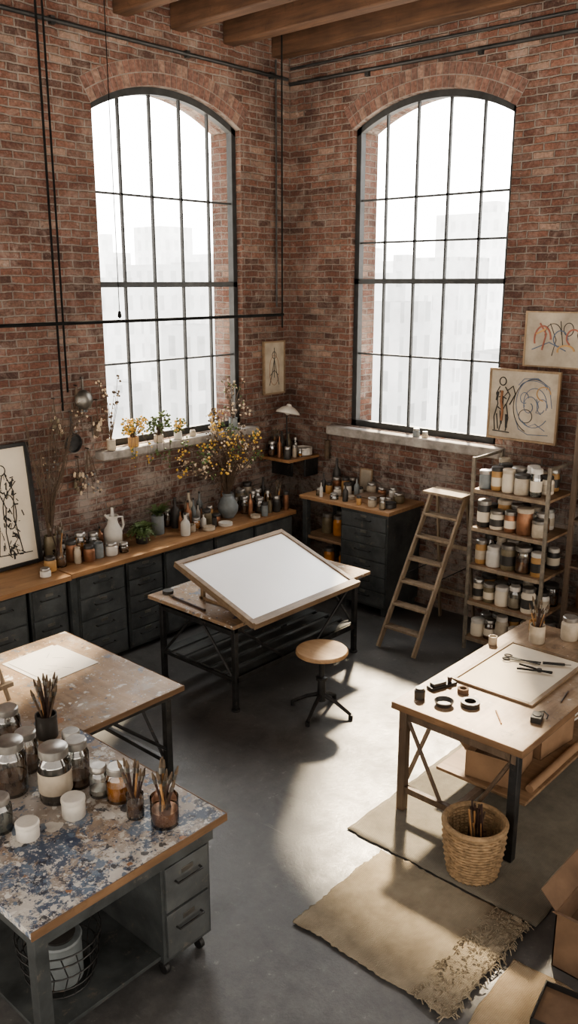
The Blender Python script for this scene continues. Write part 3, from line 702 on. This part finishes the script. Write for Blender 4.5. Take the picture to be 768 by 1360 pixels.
for z in SZ:
    b.box(RX0,RX1,RY0,RY1,z-.022,z,M_shelf);b.box(RX0-.012,RX0,RY0,RY1,z-.03,z+.004,M_ladder)
for y in (RY0,RY1):b.box(RX0,RX1,y-.008,y+.008,1.73,1.755,M_rack)
b.done(bevel=.002)
b=B('paint_jars');rg=random.Random(12)
pal=[M_cream,M_white,M_copper,M_olive,M_bluegrey,M_ochre,M_dkpot,M_cream,M_paperwarm,M_glass,M_glass,M_glass]
fills=[M_brownliq,M_amber,M_olive,M_cream,M_copper,M_water]
for si,z in enumerate(SZ):
    for row,x in enumerate((-.29,-.43,-.58)):
        y=RY1-.03+(.02 if row else 0)
        while y>RY0+.05:
            r=rg.uniform(.048,.068);h=rg.uniform(.13,.23)
            y-=r
            if y-r>RY0+.005:
                bd=rg.choice(pal)
                jar(b,x,y,z+.0008,r,h,bd,rg.choice([M_lid,M_white,M_dkpot,M_lid,M_cream]),rg.choice(fills) if bd is M_glass else None,rg.uniform(.4,.7),rg.choice([.8,.95,.9]),16,rg.choice([None,None,M_paperwarm,M_cream,M_dkpot]))
            y-=r+rg.uniform(.002,.012)
b.done()
b=B('tall_wooden_shelf')
for x in (-.42,-.06):
    for y in (-3.52,-4.5):b.box(x-.02,x+.02,y-.02,y+.02,0,2.6,M_legw)
for z in (.1,.5,.9,1.3,1.7,2.1,2.5):b.box(-.43,-.05,-4.5,-3.52,z-.02,z,M_legw)
b.done(bevel=.002)
b=B('stored_pots')
for z in (.1,.5,.9,1.3,1.7,2.1):
    for y in (-3.62,-3.80,-4.0,-4.2,-4.35):
        jar(b,-.26+rg.uniform(-.06,.03),y,z+.0008,rg.uniform(.055,.08),rg.uniform(.14,.26),rg.choice(pal[:9]),rg.choice([M_lid,None,None]),None,.5,.85,14)
b.done()
onbench('brush_pot',-1.80,-3.95,.7505,.055,.13,M_cream,None,None,.5,1,12,.24,.6)
onbench('wooden_bowl',-1.62,-3.86,.7505,.055,.08,M_ochre,None,None,.5,1)
onbench('cup',-2.02,-3.72,.7505,.03,.06,M_cream,None,None,.5,1)
onbench('cream_jar',-1.60,-4.10,.7505,.06,.16,M_cream,M_lid)
# ---------------------------------------------------------------- wall art
def strokes(b,lst,to3,m,w=.006):
    for pts in lst:
        b.tube([to3(*p) for p in pts],w,m,4)
def art(name,axis,a0,a1,z0,z1,off,fm,cm,fw,sk):
    b=B(name)
    def bx(p0,p1,q0,q1,d0,d1,m):
        if axis=='x':b.box(-d1,-d0,p0,p1,q0,q1,m)
        else:b.box(p0,p1,-d1,-d0,q0,q1,m)
    bx(a0,a1,z0,z1,off,off+.018,cm)
    if fw:
        for q in ((a0-fw,a1+fw,z1,z1+fw),(a0-fw,a1+fw,z0-fw,z0),(a0-fw,a0,z0,z1),(a1,a1+fw,z0,z1)):bx(q[0],q[1],q[2],q[3],off-.001,off+.028,fm)
    w,h=a1-a0,z1-z0
    def to3(u,v):
        if axis=='x':return (-(off+.018),a1-u*w,z0+v*h)
        return (a0+u*w,-(off+.018),z0+v*h)
    for m,lw,lst in sk:strokes(b,lst,to3,m,lw)
    return b.done()
def arc(cx,cy,rx,ry,a0=0,a1=360,n=20,sp=0):
    return [(cx+rx*(1-sp*i/n)*math.cos(math.radians(a0+(a1-a0)*i/n)),cy+ry*(1-sp*i/n)*math.sin(math.radians(a0+(a1-a0)*i/n))) for i in range(n+1)]
fig=[arc(.18,.84,.05,.06),[(.14,.76),(.09,.66),(.12,.5),(.07,.3),(.09,.1)],[(.22,.76),(.30,.64),(.25,.5),(.29,.3),(.26,.1)],[(.14,.7),(.2,.6),(.26,.68)],[(.12,.45),(.2,.4),(.24,.5)],[(.16,.4),(.18,.2),(.16,.1)],[(.06,.09),(.32,.08)],[(.25,.7),(.34,.78),(.38,.66),(.30,.5)],[(.13,.6),(.18,.62),(.25,.58)],[(.2,.6),(.19,.2)],[(.11,.35),(.14,.12)]]
head=[arc(.66,.55,.26,.36,20,320,24),arc(.66,.55,.2,.26,-20,200,18,.3),arc(.6,.5,.12,.17,0,420,22,.7),arc(.78,.5,.09,.14,0,330,16,.5),[(.5,.28),(.6,.2),(.7,.25),(.85,.16)],[(.4,.3),(.46,.15),(.6,.08),(.9,.1)],arc(.64,.76,.2,.12,0,180,14),[(.7,.62),(.74,.5),(.7,.42),(.78,.4)],arc(.52,.62,.06,.08,0,300),[(.42,.8),(.5,.9),(.7,.92),(.88,.8),(.93,.5)]]
art('sketch_painting','x',-3.19,-2.56,1.86,2.45,.135,M_framew,M_canvas,.018,[(M_ink,.006,fig),(M_inkbr,.014,[[(.18,.7),(.17,.55),(.2,.4),(.19,.25)]]),(M_ink,.012,[[(.12,.68),(.10,.55)],[(.26,.35),(.27,.15)]]),(M_inkblue,.004,head),(M_ink,.004,[arc(.66,.5,.3,.4,60,250),arc(.55,.35,.1,.1)]),(M_ochre,.006,[arc(.8,.7,.1,.1,0,270)])])
art('abstract_painting','x',-3.42,-2.80,2.50,2.95,.01,M_framew,M_canvas,.012,[(M_inkred,.009,[arc(.25,.5,.12,.25,0,200),[(.2,.8),(.3,.6),(.25,.3)],arc(.7,.55,.1,.15,30,240)]),(M_inkblue,.006,[arc(.5,.5,.12,.2,0,270,16,.4),[(.1,.3),(.35,.45),(.6,.3)]]),(M_ochre,.010,[arc(.6,.3,.12,.1,0,200),[(.15,.6),(.3,.7)]]),(M_ink,.004,[arc(.4,.6,.12,.2,0,200),[(.8,.9),(.75,.6),(.85,.2)],arc(.62,.7,.07,.12),[(.35,.8),(.45,.5),(.4,.2)],[(.5,.85),(.55,.4)]])])
art('framed_sketch','y',-.43,-.13,2.05,2.58,.01,M_framed,M_canvas,.018,[(M_ink,.004,[arc(.5,.75,.1,.07),[(.5,.68),(.4,.4),(.25,.15)],[(.5,.68),(.62,.4),(.75,.15)],[(.3,.35),(.5,.45),(.7,.35)],[(.5,.9),(.5,.3)]]),(M_inkbr,.003,[arc(.5,.45,.25,.3,0,360)])])
b=B('ink_drawing_frame')
b.T=Matrix.Translation((-3.34,-.14,.9075))@Matrix.Rotation(math.radians(-6),4,'X')
W_,H_=.72,1.02
b.box(-W_,0,0,.015,0.005,H_,M_paperwarm)
for q in ((-W_-.02,.02,.002,.03),(-W_-.02,.02,H_-.03,H_)):b.box(q[0],q[1],-.02,.02,q[2],q[3],M_black)
b.box(-W_-.02,-W_+.015,-.02,.02,0.002,H_,M_black);b.box(-.015,.02,-.02,.02,0.002,H_,M_black)
t3=lambda u,v:(-W_+u*W_,-.001,v*H_)
sk=[arc(.66,.80,.05,.04),[(.66,.76),(.60,.62),(.66,.5),(.62,.3),(.64,.12)],[(.7,.76),(.78,.62),(.74,.42),(.8,.12)],[(.55,.68),(.68,.6),(.82,.7)],[(.5,.12),(.92,.1)],[(.45,.45),(.55,.35),(.5,.12)],arc(.70,.46,.08,.14,0,360)]
strokes(b,sk,t3,M_ink,.005)
for k in range(80):
    u=R.gauss(.70,.07);v=R.uniform(.1,.78)
    b.tube([t3(max(.4,min(.95,u)),v),t3(max(.4,min(.95,u+R.uniform(-.03,.05))),v+R.uniform(-.06,.06))],R.uniform(.002,.009),M_ink,4)
for k in range(12):
    u=R.uniform(.1,.5);v=R.uniform(.05,.6);b.tube([t3(u,v),t3(u+R.uniform(.02,.12),v+R.uniform(-.03,.03))],.002,M_ink,4)
b.done()
# ---------------------------------------------------------------- bench-top clutter
zc_=.9055
placed=[]
def ob(name,x,y,z,r,h,body,lid=None,fill=None,fh=.6,neck=.8,nb=0,L=.3,sp=.5,label=None):
    b=B(name);jar(b,x,y,z,r,h,body,lid,fill,fh,neck,18,label);placed.append((x,y,z,r))
    if nb:brushes(b,x,y,z,r,nb,L,sp)
    return b.done()
ob('brush_jar',-3.30,-.38,.9055,.055,.14,M_glass,None,M_brownliq,.5,1,9,.3,.5)
ob('copper_jar',-3.15,-.33,zc_,.05,.17,M_copper,M_dkpot);ob('copper_jar',-3.05,-.44,zc_,.05,.13,M_copper,M_dkpot)
ob('glass_jar',-3.01,-.26,zc_,.055,.2,M_glass,M_lid,M_amber,.5);ob('blue_jar',-2.94,-.42,zc_,.045,.13,M_bluegrey,None,None,.5,.9)
ob('white_jar',-2.82,-.44,zc_,.055,.10,M_white,M_lid);ob('glass_jar',-2.86,-.24,zc_,.05,.16,M_glass,M_lid,M_water,.5)
ob('ochre_jar',-3.42,-.42,.9055,.05,.11,M_ochre,M_dkpot);ob('white_jar',-3.52,-.5,.9015,.045,.06,M_white,M_lid)
def bottle(name,x,y,z,r,h,m,cap=M_dkpot):
    placed.append((x,y,z,r))
    b=B(name);b.lathe([(0,0),(r*.95,0),(r,.02),(r,.55*h),(r*.85,.66*h),(r*.33,.78*h),(r*.3,.97*h),(r*.36,.97*h),(r*.36,h),(0,h)],(x,y,z),m,16)
    b.cyl((x,y,z+h),(x,y,z+h+.02),r*.3,cap);b.done()
b=B('ceramic_pitcher');px,py=-2.66,-.26;placed.append((px,py,zc_,.1))
b.lathe([(0,0),(.075,0),(.085,.03),(.08,.16),(.05,.21),(.042,.25),(.055,.29),(.048,.29),(.035,.25),(0,.24)],(px,py,zc_),M_white,22)
b.tube([(px+.04,py-.01,zc_+.27),(px+.10,py-.01,zc_+.26),(px+.11,py-.01,zc_+.18),(px+.075,py-.01,zc_+.12)],.010,M_white,8)
b.tube([(px-.04,py,zc_+.27),(px-.08,py,zc_+.31)],.014,M_white,8,.01);b.cyl((px,py,zc_+.28),(px,py,zc_+.36),.018,M_white,.012);b.done()
def fern(name,x,y,z,pr,ph,n,L,pm,droop=.8):
    placed.append((x,y,z,L*.8))
    b=B(name);jar(b,x,y,z,pr,ph,pm,None,None,.5,1)
    for k in range(n):
        a=R.uniform(0,6.283);l=L*R.uniform(.6,1.1);dz=R.uniform(.5,1.1);pts=[]
        for i in range(7):
            t=i/6;pts.append(Vector((x+math.cos(a)*l*t*.75,y+math.sin(a)*l*t*.6,z+ph+l*(dz*t-droop*t*t))))
        b.tube(pts,.0022,M_leaf,4)
        sd=Vector((-math.sin(a),math.cos(a),0))
        for i in range(1,7):
            p=pts[i];d=(pts[i]-pts[i-1]).normalized();w=.035*(1-i/8)
            for s_ in (1,-1):
                q=p+sd*s_*w+d*.01
                b.f([b.v(p-d*.008),b.v(q-d*.003),b.v(q+d*.008),b.v(p+d*.01)],M_leaf)
    b.done(recalc=False)
fern('potted_fern',-2.42,-.36,zc_,.055,.11,90,.19,M_dkpot);fern('potted_plant',-2.13,-.24,zc_,.06,.18,44,.16,M_bluegrey,.4)
bottle('white_bottle',-1.99,-.47,zc_,.045,.2,M_white);bottle('brown_bottle',-1.88,-.2,zc_,.045,.28,M_dkpot);bottle('brown_bottle',-1.77,-.26,zc_,.04,.24,M_copper)
bottle('clear_bottle',-1.66,-.15,zc_,.045,.3,M_cream)
ob('ceramic_jar',-1.87,-.42,zc_,.04,.07,M_cream,None,None,.5,.9);ob('copper_jar',-1.60,-.34,zc_,.05,.14,M_olive,M_dkpot);ob('dish',-1.72,-.5,zc_,.06,.035,M_cream,None,None,.5,1)
ob('dish',-1.50,-.50,zc_,.07,.03,M_white,None,None,.5,1)
ob('glass_jar',-1.05,-.32,zc_,.05,.17,M_glass,M_lid,M_brownliq,.5);ob('glass_jar',-.93,-.42,zc_,.05,.15,M_glass,M_lid,M_water,.5)
ob('olive_jar',-.95,-.16,zc_,.06,.2,M_olive,M_lid);ob('glass_jar',-.82,-.28,zc_,.05,.2,M_glass,M_lid,M_amber,.4);ob('brush_jar',-.70,-.46,zc_,.045,.13,M_glass,None,M_water,.5,1,6,.22,.4)
ob('ceramic_jar',-.80,-.11,zc_,.055,.24,M_cream,M_dkpot);ob('dish',-1.1,-.52,zc_,.05,.03,M_cream,None,None,.5,1)
bottle('brown_bottle',-.67,-.22,zc_,.04,.28,M_dkpot)
placed.append((-1.27,-.3,zc_,.11))
rg2=random.Random(21)
def free(x,y,z,r):return all(abs(z-c)>.1 or math.hypot(x-a,y-b_)>r+q+.008 for a,b_,c,q in placed)
def scatter(n,x0,x1,y0,y1,z,rm,rM,hm,hM,zm='jar'):
    k=0;t=0
    while k<n and t<500:
        t+=1;r=rg2.uniform(rm,rM);x=rg2.uniform(x0+r,x1-r);y=rg2.uniform(y0+r,y1-r)
        if not free(x,y,z,r):continue
        k+=1;h=rg2.uniform(hm,hM);c=rg2.random()
        if c<.25:bottle('glass_bottle',x,y,z,r*.8,h*1.5,rg2.choice([M_dkpot,M_copper,M_olive,M_white,M_bluegrey]))
        elif c<.55:ob('glass_jar',x,y,z,r,h,M_glass,M_lid,rg2.choice(fills),rg2.uniform(.3,.7))
        else:ob('ceramic_jar',x,y,z,r,h,rg2.choice(pal[:9]),rg2.choice([M_lid,M_dkpot,None]),None,.5,rg2.choice([.8,.95]))
scatter(14,-1.95,-1.42,-.5,-.03,zc_,.025,.05,.06,.17)
scatter(18,-1.15,-.62,-.58,-.03,zc_,.022,.042,.08,.2)
scatter(9,-3.2,-2.65,-.55,-.05,zc_,.025,.045,.06,.14)
b=B('dried_branches')
x,y=-3.22,-.12;jar(b,x,y,zc_,.055,.2,M_olive,None,None,.5,.9)
for k in range(30):
    l=R.uniform(.5,1.25);lx=R.uniform(-.2,.36)*l;ly=R.uniform(-.12,.03)
    p=[(x,y,zc_+.05),(x+lx*.25,y+ly*.3,zc_+.25+l*.3),(x+lx*.7+R.uniform(-.03,.03),y+ly*.7,zc_+.2+l*.65),(x+lx,y+ly,zc_+.2+l)]
    b.tube(p,.0045,M_twig,5,.002)
    for j in range(6):
        q=Vector(p[2]).lerp(Vector(p[3]),R.random());e=q+Vector((R.uniform(-.06,.06),R.uniform(-.03,.01),R.uniform(.02,.08)));b.tube([q,e],.0018,M_twig,4)
b.done()
b=B('dried_flower_bouquet');x,y=-1.27,-.3
b.lathe([(0,0),(.06,0),(.10,.06),(.105,.12),(.07,.19),(.05,.22),(.06,.25),(.05,.25),(.04,.2),(0,.2)],(x,y,zc_),M_bluegrey,22)
for k in range(84):
    a=max(-1,min(1,R.gauss(-.1,.55)));l=R.uniform(.28,.72)*(1-.2*abs(a));
    if R.random()<.15:l+=.2
    ex=x-.03+a*.46+R.uniform(-.05,.05);ez=zc_+.24+l;ey=y+R.uniform(-.16,.14)
    b.tube([(x,y,zc_+.2),(x+(ex-x)*.35,y+(ey-y)*.4,zc_+.24+(ez-zc_-.24)*.6),(ex,ey,ez)],.0024,M_twig,4)
    mm=R.choice([M_flower,M_flower,M_flowerw,M_flowerw,M_twig,M_leaf])
    for j in range(R.randint(5,9)):
        b.blob((ex+R.uniform(-.05,.05),ey+R.uniform(-.04,.04),ez+R.uniform(-.07,.04)),R.uniform(.006,.016),mm)
b.done()
def sprig(name,x,y,z,mats,n,w,h,pm,pr=.05,ph=.09,trail=0):
    b=B(name);jar(b,x,y,z,pr,ph,pm,None,None,.5,1)
    for k in range(n):
        ex=x+R.uniform(-w,w);ey=y+R.uniform(-.05,.03);ez=z+ph+R.uniform(.2,1)*h
        b.tube([(x,y,z+ph*.8),((x+ex)/2+R.uniform(-.02,.02),(y+ey)/2,z+ph+(ez-z-ph)*.6),(ex,ey,ez)],.0022,M_twig,4)
        for j in range(4):b.blob((ex+R.uniform(-.02,.02),ey+R.uniform(-.02,.015),ez+R.uniform(-.03,.02)),R.uniform(.006,.014),R.choice(mats))
    for k in range(trail):
        ex=x+R.uniform(-w,w)*1.1;l=R.uniform(.05,.28);pts=[(x,y,z+ph*.9),((x+ex)/2,y-.05,z+ph+.03),(ex,-.155,z+.03),(ex+R.uniform(-.03,.03),-.16,z-l)]
        b.tube(pts,.0018,M_twig,4)
        for j in range(6):
            q=Vector(pts[2]).lerp(Vector(pts[3]),R.random());b.blob(q+Vector((R.uniform(-.018,.018),R.uniform(-.012,.005),0)),R.uniform(.006,.013),R.choice(mats))
    b.done()
sprig('potted_yellow_flowers',-2.24,-.07,1.736,[M_flower,M_flower,M_leaf],46,.13,.17,M_ochre,trail=5)
sprig('potted_herb',-1.94,-.07,1.736,[M_leaf],40,.11,.20,M_cream,.045,.07,trail=5)
sprig('potted_herb',-1.70,-.07,1.736,[M_leaf,M_flower],20,.08,.12,M_white,.04,.07,trail=2)
sprig('dried_stems',-2.49,-.07,1.736,[M_flowerw,M_twig],16,.09,.55,M_cream,.04,.10)
sprig('dried_stems',-.95,-.07,1.736,[M_flowerw,M_twig,M_leaf],22,.15,.42,M_bluegrey,.045,.12)
sprig('dried_stems',-1.22,-.07,1.736,[M_flower,M_flowerw,M_twig],18,.10,.16,M_cream,.04,.08,trail=4)
ob('small_jar',-1.5,-.06,1.736,.03,.06,M_cream)
ob('small_jar',-.055,-1.72,1.736,.035,.07,M_bluegrey,M_lid);ob('small_jar',-.055,-1.82,1.736,.03,.05,M_cream,M_lid)
zs=1.386
b=B('desk_lamp');lx,ly=-.30,-.24;placed.append((lx,ly,zs,.06))
b.lathe([(0,0),(.05,0),(.05,.012),(.02,.02),(0,.02)],(lx,ly,zs),M_dkpot,20)
b.tube([(lx,ly,zs+.01),(lx+.05,ly+.06,zs+.30),(lx+.02,ly+.03,zs+.52),(lx,ly,zs+.56)],.008,M_steel,8)
b.lathe([(.022,.10),(.03,.08),(.07,.065),(.125,.02),(.132,.0),(.124,.0),(.065,.055),(0,.06)],(lx-.01,ly-.01,zs+.46),M_white,24,RY(14))
b.blob((lx-.01,ly-.01,zs+.475),.035,M_white,2);b.done()
ob('white_bowl',-.13,-.31,zs,.105,.08,M_white,None,None,.5,1);ob('glass_jar',-.42,-.12,zs,.045,.15,M_glass,M_lid,M_brownliq,.5);ob('dark_jar',-.44,-.36,zs,.04,.12,M_dkpot,M_lid)
bottle('brown_bottle',-.22,-.08,zs,.04,.22,M_dkpot);bottle('clear_bottle',-.12,-.09,zs,.035,.2,M_olive);ob('brush_jar',-.33,-.08,zs,.04,.14,M_dkpot,None,None,.5,1,8,.2,.5)
scatter(8,-.48,-.02,-.42,-.02,zs,.02,.035,.07,.16)
zr=1.0805
ob('copper_jar',-.2,-.85,zr,.05,.13,M_copper,M_lid);ob('olive_jar',-.22,-.98,zr,.045,.15,M_ochre,M_dkpot);bottle('brown_bottle',-.12,-.78,zr,.045,.3,M_dkpot)
ob('dish',-.4,-1.18,zr,.06,.03,M_cream,None,None,.5,1);ob('ceramic_jar',-.13,-1.25,zr,.05,.12,M_cream,M_lid);ob('ceramic_jar',-.13,-1.38,zr,.045,.09,M_copper,M_lid);ob('olive_jar',-.2,-1.64,zr,.055,.09,M_olive,M_lid)
ob('white_jar',-.13,-1.52,zr,.04,.11,M_white,M_lid)
b=B('wooden_box');placed.append((-.35,-1.39,zr,.14));b.box(-.45,-.25,-1.5,-1.28,zr,zr+.05,M_card);b.box(-.455,-.245,-1.505,-1.275,zr+.05,zr+.065,M_cardd);b.done(bevel=.003)
b=B('small_framed_card');b.T=Matrix.Translation((-.04,-1.05,zr+.002))@Matrix.Rotation(math.radians(6),4,'Y')
b.box(-.01,.0,-.13,.03,0,.24,M_framew);b.box(-.012,-.01,-.115,.015,.015,.225,M_canvas);b.done();placed.append((-.04,-1.08,zr,.08))
ob('mixing_bowl',-.42,-1.68,zr,.07,.05,M_dkpot,None,None,.5,1);ob('white_jar',-.38,-1.0,zr,.04,.08,M_white,M_lid)
scatter(14,-.57,-.05,-1.75,-.75,zr,.022,.045,.05,.13)
for x_,y_,z_ in ((-.35,-.85,.651),(-.35,-1.0,.651),(-.18,-.9,.651),(-.35,-.88,.281),(-.35,-1.08,.281)):
    ob('storage_jar',x_,y_,z_,.06,.2,R.choice([M_amber,M_olive,M_cream,M_dkpot]),M_lid)
b=B('hanging_bottle_brush');b.cyl((-.01,-.58,1.66),(-.045,-.58,1.66),.005,M_steel,seg=6);b.cyl((-.04,-.58,1.55),(-.04,-.58,1.67),.006,M_stickd,seg=6);b.cyl((-.04,-.58,1.36),(-.04,-.58,1.56),.032,M_bristle,.028,seg=12);b.done()
def hang(name,x,z,kind):
    b=B(name);y=-.03
    b.cyl((x,-.001,z),(x,-.05,z),.005,M_steel,seg=6)
    if kind=='pan':
        b.box(x-.01,x+.01,y-.006,y+.002,z-.2,z+.01,M_steel);b.lathe([(0,0),(.075,0),(.085,.03),(.08,.03),(.07,.008),(0,.008)],(x,y+.005,z-.27),M_steel,20,RX(90))
    elif kind=='sieve':
        b.box(x-.008,x+.008,y-.006,y+.002,z-.1,z+.01,M_handle);b.lathe([(.09,0),(.085,.02),(.06,.05),(0,.065)],(x,y,z-.19),M_handle,20,RX(90))
    elif kind=='twig':
        for k in range(9):
            dx=R.uniform(-.12,.12);b.tube([(x,y,z),(x+dx*.4,y-.01,z-.12),(x+dx,y-.01,z-R.uniform(.25,.5))],.003,M_twig,4,.0015)
            for j in range(3):b.blob((x+dx+R.uniform(-.02,.02),y-.01,z-R.uniform(.2,.42)),R.uniform(.007,.014),R.choice([M_flowerw,M_twig,M_bluegrey]))
    else:
        b.tube([(x,y,z+.01),(x+.01,y,z-.15),(x-.01,y,z-.28)],.005,M_twig,5)
        for j in range(20):b.blob((x+R.uniform(-.05,.05),y+R.uniform(-.03,0),z-R.uniform(.15,.33)),R.uniform(.010,.02),R.choice([M_flowerw,M_twig,M_olive]),1,(1,.5,1.6))
    b.done()
hang('hanging_pan',-2.87,2.12,'pan');hang('hanging_sieve',-2.73,2.40,'sieve');hang('dried_herb_bundle',-3.03,2.25,'herb');hang('dried_herb_bundle',-2.83,1.72,'herb');hang('dried_herb_bundle',-2.60,2.2,'herb')
hang('hanging_dried_twigs',-2.80,2.34,'twig');hang('hanging_dried_twigs',-3.06,2.0,'twig');hang('hanging_dried_twigs',-2.72,1.78,'twig')
# ---------------------------------------------------------------- light
sun=bpy.data.lights.new('sun','SUN');sun.energy=14;sun.angle=math.radians(4);sun.color=(1,.82,.58)
so=bpy.data.objects.new('sun',sun);S.collection.objects.link(so);so.rotation_euler=Vector((-1,-.64,-1.12)).to_track_quat('-Z','Y').to_euler()
w=bpy.data.worlds.new('hazy_sky');S.world=w;w.use_nodes=True;nt=w.node_tree;bg=nt.nodes['Background']
tc=nt.nodes.new('ShaderNodeTexCoord');vm=nt.nodes.new('ShaderNodeVectorMath');vm.operation='DOT_PRODUCT'
vm.inputs[1].default_value=Vector((.72,.62,.3)).normalized();nt.links.new(tc.outputs['Generated'],vm.inputs[0])
h=math_(nt,'ADD',math_(nt,'MULTIPLY',vm.outputs['Value'],.5),.5)
c=ramp(nt,h,[(0,(.15,.134,.118)),(.55,(.195,.18,.16)),(.80,(.9,.89,.87)),(1,(1,.985,.95))])
nt.links.new(c,bg.inputs[0]);bg.inputs[1].default_value=7.0
# ---------------------------------------------------------------- camera
cam=bpy.data.cameras.new('camera');cam.sensor_fit='VERTICAL';cam.sensor_height=36;cam.lens=1140/1360*36
co=bpy.data.objects.new('camera',cam);S.collection.objects.link(co);co.location=(-7.1,-6.36,3.2)
co.rotation_euler=(math.radians(90)-math.atan(305/1140),0,math.radians(-48.1));S.camera=co
cam.clip_end=1000
S.view_settings.view_transform='AgX';S.view_settings.look='AgX - Medium High Contrast';S.view_settings.exposure=.65
